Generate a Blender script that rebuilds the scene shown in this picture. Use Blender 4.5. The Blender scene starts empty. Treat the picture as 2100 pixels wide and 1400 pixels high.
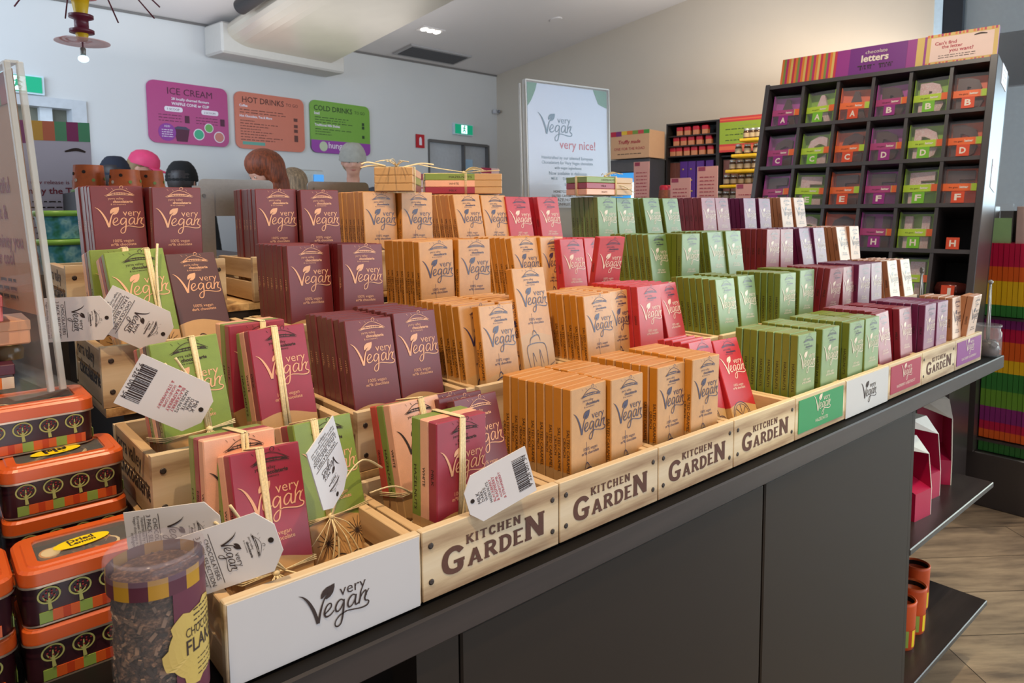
import bpy, bmesh, math, random
from mathutils import Matrix, Vector
random.seed(7)
# ---------------------------------------------------------------- units
# The display is laid out in crate widths (1 crate = 0.19 m); finish() turns everything into metres.
S = 0.19          # metres per crate width
FZ = 4.9          # floor lies this many crate widths below the worktop
PI = math.pi
SC = bpy.context.scene
COL = SC.collection
def mt(x, y, z): return Vector((x * S, y * S, (z + FZ) * S))

# ---------------------------------------------------------------- camera
def make_camera():
    pit, rol, yaw = 0.08875, -0.00804, 0.70833
    cy, sy = math.cos(yaw), math.sin(yaw)
    F = Vector((sy * math.cos(pit), cy * math.cos(pit), -math.sin(pit)))
    Rt = Vector((cy, -sy, 0)); U = Rt.cross(F)
    c, s = math.cos(rol), math.sin(rol)
    X = c * Rt + s * U; Y = -s * Rt + c * U
    cd = bpy.data.cameras.new('camera')
    cd.sensor_width = 36.0
    cd.lens = 1438.1 / 2100 * 36
    cd.shift_y = -(700 - 562.7) / 2100
    cd.clip_end = 200
    cd.dof.use_dof = True
    cd.dof.focus_distance = 0.95
    cd.dof.aperture_fstop = 16
    o = bpy.data.objects.new('camera', cd); COL.objects.link(o)
    m = Matrix((X, Y, -F)).transposed().to_4x4()
    m.translation = mt(-0.9325, -3.0148, 2.065)
    o.matrix_world = m
    SC.camera = o
make_camera()

# ---------------------------------------------------------------- light
SC.view_settings.view_transform = 'Standard'
SC.view_settings.look = 'None'
SC.view_settings.exposure = -0.3
SC.view_settings.gamma = 1.0
w = bpy.data.worlds.new('world'); SC.world = w; w.use_nodes = True
bg = w.node_tree.nodes['Background']
bg.inputs[0].default_value = (0.93, 0.95, 1.0, 1); bg.inputs[1].default_value = 0.30

def area(name, loc, target, sx, sy, power, col):
    l = bpy.data.lights.new(name, 'AREA'); l.shape = 'RECTANGLE'
    l.size, l.size_y, l.energy, l.color = sx, sy, power, col
    o = bpy.data.objects.new(name, l); COL.objects.link(o)
    o.location = loc
    o.rotation_euler = (Vector(target) - Vector(loc)).to_track_quat('-Z', 'Y').to_euler()
    return o
def spot(name, loc, target, power, ang, blend, col, r=0.03):
    l = bpy.data.lights.new(name, 'SPOT'); l.energy = power; l.color = col
    l.spot_size = math.radians(ang); l.spot_blend = blend; l.shadow_soft_size = r
    o = bpy.data.objects.new(name, l); COL.objects.link(o)
    o.location = loc
    o.rotation_euler = (Vector(target) - Vector(loc)).to_track_quat('-Z', 'Y').to_euler()
    return o
WARM = (1.0, 0.74, 0.46)
# daylight through the shop front, behind and to the right of the photographer
area('shopfront_daylight', (5.2, -3.6, 1.9), (1.2, 0.4, 1.1), 4.5, 2.6, 170, (0.76, 0.88, 1.0))
area('ceiling_bounce_fill', (1.5, -4.2, 0.2), (2.5, 2.5, 3.2), 6.0, 2.0, 85, (0.95, 0.95, 1.0))  # added upward fill standing in for bounced daylight on the ceiling
area('ceiling_fill_right', (5.3, 2.4, 2.3), (5.0, 2.2, 4.0), 2.0, 0.5, 22, (1.0, 0.92, 0.82))  # added fill without a fitting, brightens the ceiling on the right
area('ceiling_fill_back', (2.2, 4.6, 2.35), (2.2, 4.3, 4.0), 2.5, 1.0, 9, (1.0, 0.97, 0.95))  # second added ceiling fill, over the back of the room
# daylight through the glazing at the right-hand side of the shop
area('side_glazing_daylight', (7.0, -1.1, 1.8), (2.6, 0.2, 1.4), 3.0, 2.4, 150, (0.62, 0.84, 1.0))
area('side_sheen_fill', (5.0, -1.15, 1.3), (1.6, 0.0, 1.1), 1.2, 0.9, 26, (1.0, 1.0, 0.66))  # yellowish area light added to put a sheen on the right-hand bars
area('cafe_daylight', (-1.5, 3.0, 2.3), (1.5, 8.0, 1.2), 2.5, 1.6, 120, (0.66, 0.82, 1.0))
# ceiling spot lamps over the display
spot('ceiling_spot_near', (-0.55, -0.35, 3.3), (0.15, 0.25, 1.0), 190, 50, 0.6, WARM)
spot('ceiling_spot_mid', (0.35, -0.75, 3.3), (0.75, 0.25, 1.0), 140, 48, 0.6, WARM)
spot('ceiling_spot_far', (1.1, -0.75, 3.3), (1.5, 0.15, 1.0), 90, 46, 0.6, (1.0, 0.90, 0.62))
spot('ceiling_spot_crates', (1.0, -1.5, 3.2), (1.15, 0.0, 0.95), 120, 20, 0.8, (0.96, 1.0, 0.62))
spot('ceiling_spot_crates_end', (1.6, -1.3, 3.2), (1.72, 0.0, 0.97), 80, 15, 0.8, (0.94, 1.0, 0.74))
spot('ceiling_spot_letters', (2.2, 0.5, 3.2), (3.1, 0.75, 1.4), 95, 60, 0.8, (1.0, 0.9, 0.75))
spot('ceiling_spot_rack', (2.6, -0.6, 3.2), (3.5, 0.1, 0.8), 60, 50, 0.8, (1.0, 0.9, 0.75))
spot('ceiling_spot_wall', (4.3, 1.7, 2.9), (5.6, 2.6, 1.6), 120, 100, 0.9, WARM, 0.1)

# ---------------------------------------------------------------- materials
def lin(c):
    return tuple(((v / 255) / 12.92 if v / 255 <= 0.04045 else ((v / 255 + 0.055) / 1.055) ** 2.4) for v in c) + (1,)
MATS = {}
class NT:
    def __init__(s, name):
        s.m = bpy.data.materials.new(name); s.m.use_nodes = True
        s.t = s.m.node_tree; s.b = s.t.nodes['Principled BSDF']
        s._tc = None
    def n(s, kind, **kw):
        x = s.t.nodes.new(kind)
        for k, v in kw.items(): setattr(x, k, v)
        return x
    def l(s, a, b): s.t.links.new(a, b)
    def obj(s):
        if not s._tc: s._tc = s.n('ShaderNodeTexCoord')
        return s._tc.outputs['Object']
    def math(s, op, a, b=None, c=None):
        x = s.n('ShaderNodeMath', operation=op)
        for i, v in enumerate((a, b, c)):
            if v is None: continue
            if isinstance(v, (int, float)): x.inputs[i].default_value = v
            else: s.l(v, x.inputs[i])
        return x.outputs[0]
    def mix(s, f, a, b):
        x = s.n('ShaderNodeMix', data_type='RGBA')
        for i, v in ((0, f), (6, a), (7, b)):
            if isinstance(v, (int, float)): x.inputs[i].default_value = v
            elif isinstance(v, tuple): x.inputs[i].default_value = v
            else: s.l(v, x.inputs[i])
        return x.outputs[2]
    def noise(s, scale, detail=3, vec=None, rough=0.5):
        x = s.n('ShaderNodeTexNoise'); x.inputs['Scale'].default_value = scale
        x.inputs['Detail'].default_value = detail; x.inputs['Roughness'].default_value = rough
        s.l(vec if vec is not None else s.obj(), x.inputs['Vector'])
        return x.outputs['Fac']
    def mapping(s, scale=(1, 1, 1), rot=(0, 0, 0), loc=(0, 0, 0)):
        x = s.n('ShaderNodeMapping'); x.inputs['Scale'].default_value = scale
        x.inputs['Rotation'].default_value = rot; x.inputs['Location'].default_value = loc
        s.l(s.obj(), x.inputs['Vector']); return x.outputs[0]
    def ramp(s, f, stops, interp='LINEAR'):
        x = s.n('ShaderNodeValToRGB'); x.color_ramp.interpolation = interp
        e = x.color_ramp.elements
        while len(e) < len(stops): e.new(0.5)
        for i, (p, c) in enumerate(stops): e[i].position = p; e[i].color = c
        s.l(f, x.inputs[0]); return x.outputs[0]
    def bump(s, h, st=0.2, d=0.001):
        x = s.n('ShaderNodeBump'); x.inputs['Strength'].default_value = st; x.inputs['Distance'].default_value = d
        s.l(h, x.inputs['Height']); s.l(x.outputs[0], s.b.inputs['Normal'])
def mat(name, c, rough=0.5, metal=0.0, spec=0.5, vary=0.06, vscale=30, emit=0, trans=0, alpha=1, coat=0):
    """plain material with a faint mottling"""
    if name in MATS: return MATS[name]
    t = NT(name); c4 = lin(c)
    if vary:
        f = t.noise(vscale)
        dark = tuple(max(0, v * (1 - vary * 2)) for v in c4[:3]) + (1,)
        lite = tuple(min(1, v * (1 + vary * 2)) for v in c4[:3]) + (1,)
        t.l(t.mix(f, dark, lite), t.b.inputs['Base Color'])
    else: t.b.inputs['Base Color'].default_value = c4
    t.b.inputs['Roughness'].default_value = rough; t.b.inputs['Metallic'].default_value = metal
    t.b.inputs['Specular IOR Level'].default_value = spec
    t.b.inputs['Coat Weight'].default_value = coat; t.b.inputs['Coat Roughness'].default_value = 0.3
    if emit:
        t.b.inputs['Emission Color'].default_value = c4; t.b.inputs['Emission Strength'].default_value = emit
    if trans: t.b.inputs['Transmission Weight'].default_value = trans
    if alpha < 1: t.b.inputs['Alpha'].default_value = alpha
    MATS[name] = t.m; return t.m
def wrapper_mat(name, c, face=None, base=(196, 152, 96), level=0.36, amp=0.028, k=11.0):
    """printed card sleeve: flat colour above a wavy kraft-brown foot (local z is the height)"""
    t = NT(name)
    xyz = t.n('ShaderNodeSeparateXYZ'); t.l(t.obj(), xyz.inputs[0])
    wv = t.math('SINE', t.math('MULTIPLY', xyz.outputs[0], k / S))
    edge = t.math('ADD', t.math('MULTIPLY', wv, amp * S), level * 0.88 * S)
    f = t.math('GREATER_THAN', xyz.outputs[2], edge)
    n1 = t.math('ADD', t.math('MULTIPLY', t.noise(90, 4), .5), t.math('MULTIPLY', t.noise(900, 3), .5))
    c4 = lin(c); b4 = lin(base); f4 = lin(face or c)
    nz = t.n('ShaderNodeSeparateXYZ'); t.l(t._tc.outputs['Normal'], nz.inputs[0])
    fr_ = t.math('LESS_THAN', nz.outputs[1], -.5)      # front takes its own tint: card colour with daylight sheen painted in
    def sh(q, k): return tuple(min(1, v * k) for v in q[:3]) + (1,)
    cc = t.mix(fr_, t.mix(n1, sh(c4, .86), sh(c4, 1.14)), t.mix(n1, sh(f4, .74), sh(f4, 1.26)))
    bb = t.mix(n1, tuple(v * .82 for v in b4[:3]) + (1,), tuple(min(1, v * 1.12) for v in b4[:3]) + (1,))
    t.l(t.mix(f, bb, cc), t.b.inputs['Base Color'])
    t.b.inputs['Roughness'].default_value = 0.5
    t.b.inputs['Specular IOR Level'].default_value = 0.7
    t.b.inputs['Coat Weight'].default_value = 0.6; t.b.inputs['Coat Roughness'].default_value = 0.38
    t.b.inputs['Sheen Weight'].default_value = 0.14; t.b.inputs['Sheen Roughness'].default_value = 0.4
    MATS[name] = t.m; return t.m
def wood_mat(name, a, b, c, scale=1.0, ax=0, rough=0.6):
    t = NT(name)
    sc = [26.0 * scale] * 3; sc[ax] = 2.2 * scale
    v = t.mapping(tuple(sc))
    n1 = t.noise(2.0, 5, v, 0.6); 
    wv = t.n('ShaderNodeTexWave', wave_type='BANDS', bands_direction='Z')
    wv.inputs['Scale'].default_value = 0.22; wv.inputs['Distortion'].default_value = 7; wv.inputs['Detail'].default_value = 2
    t.l(v, wv.inputs['Vector'])
    f = t.math('ADD', t.math('MULTIPLY', n1, 0.65), t.math('MULTIPLY', wv.outputs['Fac'], 0.35))
    t.l(t.ramp(f, [(0.25, lin(c)), (0.45, lin(b)), (0.7, lin(a))]), t.b.inputs['Base Color'])
    t.b.inputs['Roughness'].default_value = rough
    t.bump(n1, 0.15, 0.0006)
    MATS[name] = t.m; return t.m

PINE = wood_mat('pine_boards', (218, 200, 170), (202, 178, 142), (142, 108, 76), 1.0, 0)
PINEY = wood_mat('pine_side_boards', (214, 186, 146), (196, 164, 122), (166, 132, 90), 1.0, 1)
PLY = wood_mat('rough_plywood', (214, 182, 130), (180, 140, 92), (120, 84, 50), 2.5, 1)
PINEEND = mat('pine_end_grain', (206, 156, 98), 0.75, vary=0.2, vscale=400)
CHAR = mat('charcoal_laminate', (42, 35, 29), 0.5, spec=.25, vary=0.05, vscale=300)
CHARTOP = wood_mat('dark_timber_top', (58, 50, 47), (44, 38, 36), (28, 24, 23), 0.7, 0, 0.35)
DARK = mat('black_brown_paint', (38, 32, 30), 0.5)
WHITE = mat('white_print_panel', (196, 194, 196), 0.4, vary=0.01)
GREENP = mat('green_print_panel', (48, 140, 84), 0.4, vary=0.02)
CRIMP = mat('crimson_print_panel', (160, 36, 66), 0.4, vary=0.02)
PURPP = mat('purple_print_panel', (136, 48, 128), 0.4, vary=0.02)
INK = mat('dark_brown_ink', (52, 36, 32), 0.7, vary=0.15, vscale=600)
BURN = mat('stencil_brown_ink', (92, 58, 46), 0.8, vary=0.12, vscale=600)
NAVY = mat('navy_ink', (52, 42, 74), 0.55, vary=0.05, coat=.85)
CREAM = mat('cream_ink', (226, 170, 130), 0.55, vary=0.05, coat=.5)
PALE = mat('pale_ink', (226, 206, 186), 0.55, vary=0.03, coat=.6)
REDINK = mat('red_ink', (176, 40, 60), 0.6, vary=0)
SCREW = mat('steel_screw', (120, 118, 116), 0.35, 0.9)
HOLE = mat('dark_hand_hole', (40, 28, 22), 0.9)
RAFFIA = mat('raffia', (230, 210, 166), 0.55, vary=0.15, vscale=500)
CARD = mat('white_tag_card', (216, 212, 212), 0.6, vary=0.02)
STEEL = mat('brushed_steel', (150, 146, 142), 0.38, 0.75, vary=0.05, vscale=200)
BARCOL = dict(m=(98, 8, 12), o=(200, 126, 14), r=(182, 14, 32), g=(112, 122, 26), c=(130, 10, 32), p=(112, 14, 70), w=(196, 128, 84),
              k=(232, 172, 140), d=(74, 24, 30), G=(122, 144, 48), C=(150, 12, 48), R=(190, 52, 30))
FACECOL = dict(o=(200, 146, 84), g=(104, 134, 72), m=(106, 16, 22), c=(136, 26, 56), p=(118, 30, 84), w=(214, 176, 150))  # front tints: card colour, with cool sheen painted into the green
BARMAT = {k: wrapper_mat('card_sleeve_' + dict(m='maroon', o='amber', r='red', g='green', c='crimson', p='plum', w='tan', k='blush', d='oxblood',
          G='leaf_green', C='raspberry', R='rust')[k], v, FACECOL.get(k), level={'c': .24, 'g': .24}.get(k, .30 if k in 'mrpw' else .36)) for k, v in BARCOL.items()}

# ---------------------------------------------------------------- mesh helpers
I4 = Matrix.Identity(4)
def T(x, y, z): return Matrix.Translation((x, y, z))
def R(a, ax): return Matrix.Rotation(a, 4, ax)
def frame(o, x, y, z=None):
    x = Vector(x).normalized(); y = Vector(y).normalized(); z = Vector(z).normalized() if z else x.cross(y)
    m = Matrix((x, y, z)).transposed().to_4x4(); m.translation = o; return m
class MB:
    def __init__(s): s.v = []; s.f = []; s.m = []; s.mats = []; s.sm = []
    def mi(s, m):
        if m not in s.mats: s.mats.append(m)
        return s.mats.index(m)
    def add(s, vs, fs, m, M=None, smooth=False):
        b = len(s.v)
        s.v += [tuple(M @ Vector(p)) if M else tuple(p) for p in vs]
        k = s.mi(m)
        for f in fs: s.f.append([b + i for i in f]); s.m.append(k); s.sm.append(smooth)
        return s
    def box(s, x0, y0, z0, x1, y1, z1, m, M=None, bev=0):
        if bev:
            bm = bmesh.new()
            g = bmesh.ops.create_cube(bm, size=1)
            bmesh.ops.transform(bm, matrix=T((x0 + x1) / 2, (y0 + y1) / 2, (z0 + z1) / 2) @ Matrix.Diagonal((x1 - x0, y1 - y0, z1 - z0, 1)), verts=bm.verts)
            bmesh.ops.bevel(bm, geom=bm.edges[:], offset=bev, segments=1, affect='EDGES')
            bm.verts.index_update()
            s.add([v.co[:] for v in bm.verts], [[v.index for v in f.verts] for f in bm.faces], m, M); bm.free(); return s
        v = [(x, y, z) for z in (z0, z1) for y in (y0, y1) for x in (x0, x1)]
        return s.add(v, [(0, 2, 3, 1), (4, 5, 7, 6), (0, 1, 5, 4), (2, 6, 7, 3), (1, 3, 7, 5), (0, 4, 6, 2)], m, M)
    def prism(s, pts, h, m, M=None):
        """2D outline in local xy, extruded in z from 0 to h (h=0: one face)"""
        n = len(pts)
        if h == 0: return s.add([(x, y, 0) for x, y in pts], [list(range(n))], m, M)
        v = [(x, y, 0) for x, y in pts] + [(x, y, h) for x, y in pts]
        return s.add(v, [list(range(n))[::-1], list(range(n, 2 * n))] + [(i, (i + 1) % n, n + (i + 1) % n, n + i) for i in range(n)], m, M)
    def lathe(s, prof, m, M=None, n=28, cap=True, a0=0, a1=2 * PI, smooth=True):
        full = abs(a1 - a0 - 2 * PI) < 1e-6; k = n if full else n + 1
        v = [(r * math.cos(a0 + (a1 - a0) * i / n), r * math.sin(a0 + (a1 - a0) * i / n), z) for r, z in prof for i in range(k)]
        f = [(j * k + i, j * k + (i + 1) % k, (j + 1) * k + (i + 1) % k, (j + 1) * k + i) for j in range(len(prof) - 1) for i in range(n)]
        s.add(v, f, m, M, smooth)
        if cap and full:
            s.add(v[:k], [list(range(k))[::-1]], m, M); s.add(v[-k:], [list(range(k))], m, M)
        return s
    def tube(s, pts, r, m, M=None, n=6, flat=1.0):
        pts = [Vector(p) for p in pts]; rings = []
        up = Vector((0.13, 0.31, 0.94)).normalized()
        for i, p in enumerate(pts):
            t = (pts[min(i + 1, len(pts) - 1)] - pts[max(i - 1, 0)]).normalized()
            a = t.cross(up); a = a.normalized() if a.length > 1e-4 else Vector((1, 0, 0)); b = t.cross(a)
            rr = r[i] if isinstance(r, (list, tuple)) else r
            rings.append([p + a * rr * math.cos(2 * PI * k / n) + b * rr * flat * math.sin(2 * PI * k / n) for k in range(n)])
        v = [q for g in rings for q in g]
        f = [(i * n + k, i * n + (k + 1) % n, (i + 1) * n + (k + 1) % n, (i + 1) * n + k) for i in range(len(pts) - 1) for k in range(n)]
        f += [list(range(n))[::-1], [len(v) - n + k for k in range(n)]]
        return s.add(v, f, m, M, True)
    def ball(s, c, r, m, M=None, n=12, sc=(1, 1, 1)):
        v = []; f = []
        for j in range(n // 2 + 1):
            t = PI * j / (n // 2)
            for i in range(n): v.append((c[0] + r * sc[0] * math.sin(t) * math.cos(2 * PI * i / n), c[1] + r * sc[1] * math.sin(t) * math.sin(2 * PI * i / n), c[2] + r * sc[2] * math.cos(t)))
        for j in range(n // 2):
            for i in range(n): f.append((j * n + i, (j + 1) * n + i, (j + 1) * n + (i + 1) % n, j * n + (i + 1) % n))
        return s.add(v, f, m, M, True)
    def build(s, name, parent=None, absolute=False, M=None):
        """link as ONE mesh object. absolute: coordinates are world ones, made local to the parent"""
        me = bpy.data.meshes.new(name)
        vs = s.v
        if absolute and parent is not None:
            inv = parent.matrix_basis.inverted(); vs = [inv @ Vector(p) for p in vs]
        loc = None
        if parent is None and M is None:
            xs = [p[0] for p in vs]; ys = [p[1] for p in vs]; zs = [p[2] for p in vs]
            loc = Vector(((min(xs) + max(xs)) / 2, (min(ys) + max(ys)) / 2, min(zs)))
            vs = [Vector(p) - loc for p in vs]
        me.from_pydata([tuple(p) for p in vs], [], s.f)
        for m in s.mats: me.materials.append(m)
        me.polygons.foreach_set('material_index', s.m)
        me.polygons.foreach_set('use_smooth', s.sm)
        me.update()
        o = bpy.data.objects.new(name, me); COL.objects.link(o)
        if parent is not None: o.parent = parent
        if loc is not None: o.location = loc
        if M is not None: o.matrix_basis = M
        return o
def tag(o, label, cat, group=None):
    o['label'] = label; o['category'] = cat
    if group: o['group'] = group
    return o
def root(name, label, cat, M, group=None):
    o = bpy.data.objects.new(name, None); COL.objects.link(o); o.empty_display_size = 0.02
    o.matrix_basis = M; return tag(o, label, cat, group)
def struct(o): o['kind'] = 'structure'; return o
def copy_tree(o, parent=None):
    c = o.copy(); COL.objects.link(c)
    if parent is not None: c.parent = parent
    for ch in o.children: copy_tree(ch, c)
    return c

# ---------------------------------------------------------------- flat lettering
_TX = {}
def text2d(body, bold=0.0, shear=0.0, space=1.0):
    k = (body, bold, shear, space)
    if k in _TX: return _TX[k]
    c = bpy.data.curves.new('t', 'FONT'); c.body = body; c.size = 1; c.offset = bold; c.shear = shear
    c.space_character = space; c.resolution_u = 2
    o = bpy.data.objects.new('t', c); COL.objects.link(o)
    dg = bpy.context.evaluated_depsgraph_get(); dg.update()
    me = o.evaluated_get(dg).to_mesh()
    v = [(p.co.x, p.co.y) for p in me.vertices]; f = [list(p.vertices) for p in me.polygons]
    o.evaluated_get(dg).to_mesh_clear()
    bpy.data.objects.remove(o); bpy.data.curves.remove(c)
    if v:
        x0 = min(p[0] for p in v); x1 = max(p[0] for p in v)
    else: x0, x1 = 0, 1
    _TX[k] = (v, f, x0, x1); return _TX[k]
def put_text(mb, body, x, y, w, m, M, h=None, bold=0.0, anchor='l', shear=0, space=1.0, z=0.0, maxh=None):
    """letters of total width w with baseline at (x, y); h: height of one em if it should not follow the width"""
    v, f, x0, x1 = text2d(body, bold, shear, space)
    k = w / (x1 - x0); ky = h if h else k
    off = {'l': 0, 'c': -w / 2, 'r': -w}[anchor]
    mb.add([((p[0] - x0) * k + x + off, p[1] * ky + y, z) for p in v], f, m, M)
def smooth_path(p, n=5):
    """Catmull-Rom through (x, y, width) knots"""
    out = []
    q = [p[0]] + list(p) + [p[-1]]
    for i in range(1, len(q) - 2):
        for j in range(n):
            t = j / n
            out.append(tuple(0.5 * ((2 * q[i][k]) + (-q[i - 1][k] + q[i + 1][k]) * t + (2 * q[i - 1][k] - 5 * q[i][k] + 4 * q[i + 1][k] - q[i + 2][k]) * t * t
                       + (-q[i - 1][k] + 3 * q[i][k] - 3 * q[i + 1][k] + q[i + 2][k]) * t ** 3) for k in range(len(q[i]))))
    out.append(tuple(p[-1])); return out
RZ = [0]
def ribbon(mb, pts, m, M, scale=1.0, z=0.0, sm=True, n=4):
    p = smooth_path(pts, n) if sm else pts
    RZ[0] = (RZ[0] + 1) % 7; z = z + RZ[0] * 2.5e-4
    v = []
    for i, a in enumerate(p):
        b = p[min(i + 1, len(p) - 1)]; c = p[max(i - 1, 0)]
        dx, dy = b[0] - c[0], b[1] - c[1]; L = math.hypot(dx, dy) or 1
        nx, ny = -dy / L * a[2] / 2, dx / L * a[2] / 2
        v += [((a[0] + nx) * scale, (a[1] + ny) * scale, z), ((a[0] - nx) * scale, (a[1] - ny) * scale, z)]
    mb.add(v, [(2 * i, 2 * i + 1, 2 * i + 3, 2 * i + 2) for i in range(len(p) - 1)], m, M)
# the hand-lettered logo, traced in the pixels of an enlarged bar front (x right, y up, origin = left end of its top line)
def _y(p): return [(a - 553, 905 - b, w) for a, b, w in p]
LOGO = [_y(k) for k in (
    [(553, 493, 3), (592, 517, 14), (640, 578, 26), (690, 685, 34), (722, 803, 34)],
    [(722, 803, 34), (738, 740, 26), (760, 665, 20), (790, 600, 15), (835, 560, 7)],
    [(785, 742, 13), (822, 722, 14), (850, 695, 15), (848, 666, 13), (822, 664, 14), (795, 695, 18), (783, 738, 21), (800, 772, 19), (842, 768, 13), (878, 738, 11)],
    [(972, 690, 12), (948, 664, 14), (912, 680, 18), (890, 725, 20), (902, 763, 17), (935, 752, 14), (968, 705, 14)],
    [(975, 672, 17), (968, 745, 21), (955, 830, 20), (935, 888, 16), (900, 903, 15), (880, 878, 14), (892, 840, 13), (935, 806, 13), (1000, 793, 10)],
    [(1095, 682, 12), (1065, 662, 14), (1028, 685, 18), (1010, 730, 20), (1022, 765, 17), (1055, 755, 13), (1088, 708, 13)],
    [(1097, 670, 18), (1085, 735, 20), (1092, 768, 16), (1118, 758, 11), (1140, 728, 9)],
    [(1143, 664, 17), (1137, 715, 20), (1120, 772, 20)],
    [(1130, 735, 10), (1158, 690, 13), (1190, 668, 16), (1197, 690, 18), (1182, 740, 19), (1192, 765, 15), (1212, 772, 13), (1222, 790, 15), (1200, 815, 16), (1140, 818, 15), (1060, 802, 13), (985, 790, 11)],
    [(1228, 663, 10), (1205, 690, 12), (1196, 720, 12)])]
LEAF = [(754 - 553, 905 - 590), (757 - 553, 905 - 555), (775 - 553, 905 - 525), (810 - 553, 905 - 503), (850 - 553, 905 - 498), (888 - 553, 905 - 491),
        (887 - 553, 905 - 525), (872 - 553, 905 - 570), (845 - 553, 905 - 598), (808 - 553, 905 - 612), (785 - 553, 905 - 600), (820 - 553, 905 - 560), (770 - 553, 905 - 592)]
def logo(mb, x, y, w, m, M, z=0.0):
    """logo of width w, its lower left corner at (x, y)"""
    k = w / 675.0
    Mx = M @ T(x, y, z)
    for st in LOGO: ribbon(mb, [(a, b, c * .86) for a, b, c in st], m, Mx, k)
    mb.add([(a * k, b * k, 0) for a, b in LEAF], [(11, 12, 0, 1, 2, 3), (11, 3, 4, 5, 6, 7), (11, 7, 8, 9, 10)], m, Mx)
    put_text(mb, 'very', 382 * k, (905 - 632) * k, 262 * k, m, Mx, bold=-0.004, z=0.0)
def emblem(mb, cx, y, w, m, M, small=True):
    """barn-and-hills line drawing over the three-line maker's name; w = width of the drawing"""
    k = w / 100
    def rb(p): ribbon(mb, [(cx + (a - 50) * k, y + b * k, c * k * .62) for a, b, c in p], m, M, n=3)
    rb([(0, 2, 1), (14, 8, 3), (30, 20, 2.5), (50, 26, 2.5), (72, 20, 2.5), (90, 10, 3), (100, 4, 1)])
    rb([(4, 0, 2), (30, 5, 3.5), (70, 5, 3.5), (98, 1, 2)])
    rb([(20, 10, 3), (50, 12, 5), (84, 9, 3)])
    rb([(10, 3, 5), (20, 6, 6), (30, 4, 2)]); rb([(74, 4, 2), (86, 7, 6), (94, 4, 4)])
    for i in range(5): rb([(34 + i * 8, 5, 2), (34 + i * 8, 14, 2)])
    rb([(55, 27, 1), (52, 33, 2.5), (58, 38, 3), (64, 34, 2.5), (60, 28, 2)])
    for a in (12, 30, 78): rb([(a, 24, 1.5), (a - 5, 30, 1.5)])
    put_text(mb, 'yarra valley', cx - 40 * k, y - 12 * k, 52 * k, m, M, bold=0.0)
    put_text(mb, 'chocolaterie', cx - 24 * k, y - 24 * k, 66 * k, m, M, bold=0.03)
    put_text(mb, '& ice creamery', cx - 32 * k, y - 32 * k, 50 * k, m, M)
def scribble(mb, x, y, w, m, M, t=0.006, k=9):
    """a line of print too small to read"""
    x0 = x; rnd = random.Random(int(abs(x * 977 + y * 1313 + w * 71) * 100))
    while x0 < x + w:
        d = (0.3 + rnd.random()) * w / k
        d = min(d, x + w - x0)
        ribbon(mb, [(x0, y, t), (x0 + d * .5, y + t * .15, t * .8), (x0 + d, y, t)], m, M, n=1)
        x0 += d + w / k * 0.25

# slab serif capitals, strokes in a unit-high box
def slab(mb, word, x, y, h, m, M, gap=0.14, t=0.19, widths=None, drops=None, serif=True):
    G = {'K': (0.72, [[(0.14, 0), (0.14, 1)], [(0.62, .95), (.2, .48)], [(0.3, .56), (.66, .05)]], [(0, 0, .3), (0, 1, .3), (.48, 1, .28), (.5, 0, .3)]),
         'I': (0.3, [[(0.15, 0), (0.15, 1)]], [(0, 0, .3), (0, 1, .3)]),
         'T': (0.7, [[(0.35, 0), (0.35, 1)], [(0, .93), (.7, .93)]], [(.2, 0, .3)]),
         'C': (0.66, [[(.6, .74), (.5, .9), (.32, .93), (.15, .8), (.1, .5), (.15, .2), (.32, .07), (.5, .1), (.62, .26)]], []),
         'H': (0.74, [[(0.14, 0), (0.14, 1)], [(0.6, 0), (0.6, 1)], [(.14, .5), (.6, .5)]], [(0, 0, .29), (0, 1, .29), (.45, 0, .29), (.45, 1, .29)]),
         'E': (0.6, [[(0.14, 0), (0.14, 1)], [(.1, .93), (.58, .93)], [(.14, .5), (.46, .5)], [(.1, .07), (.6, .07)]], [(0, 0, .25), (0, 1, .25)]),
         'N': (0.78, [[(0.13, 0), (0.13, 1)], [(0.65, 0), (0.65, 1)], [(.13, .97), (.65, .05)]], [(0, 0, .27), (0, 1, .2), (.52, 1, .27)]),
         'G': (0.76, [[(.66, .76), (.54, .9), (.36, .93), (.17, .8), (.1, .5), (.17, .2), (.38, .07), (.6, .12), (.62, .42)], [(.4, .42), (.76, .42)]], []),
         'A': (0.8, [[(.12, 0), (.4, .98)], [(.4, .98), (.68, 0)], [(.2, .3), (.6, .3)]], [(0, 0, .26), (.54, 0, .28)]),
         'R': (0.74, [[(0.14, 0), (0.14, 1)], [(.1, .93), (.44, .92), (.58, .74), (.44, .52), (.14, .5)], [(.36, .5), (.64, .05)]], [(0, 0, .29), (0, 1, .2), (.52, 0, .24)]),
         'D': (0.72, [[(0.14, 0), (0.14, 1)], [(.1, .93), (.4, .92), (.6, .72), (.62, .5), (.6, .28), (.4, .08), (.1, .07)]], [(0, 0, .2), (0, 1, .2)])}
    for i, ch in enumerate(word):
        if ch not in G: x += 0.4 * h; continue
        wd, st, se = G[ch]
        hh = h * (widths[i] if widths else 1); yy = y + (drops[i] if drops else 0) * h
        for q in st:
            pts = [(x + a * hh, yy + b * hh, t * (0.62 if (abs(q[0][1] - q[-1][1]) < .01 and len(q) == 2) else 1) * hh) for a, b in q]
            if len(pts) == 2: ribbon(mb, pts, m, M, sm=False)
            else: ribbon(mb, pts, m, M)
        for a, b, w_ in se:
            yb = yy + (0.05 if b == 0 else 0.95) * hh
            ribbon(mb, [(x + a * hh, yb, .1 * hh), (x + (a + w_) * hh, yb, .1 * hh)], m, M, sm=False)
        x += (wd + gap) * hh
    return x
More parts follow.
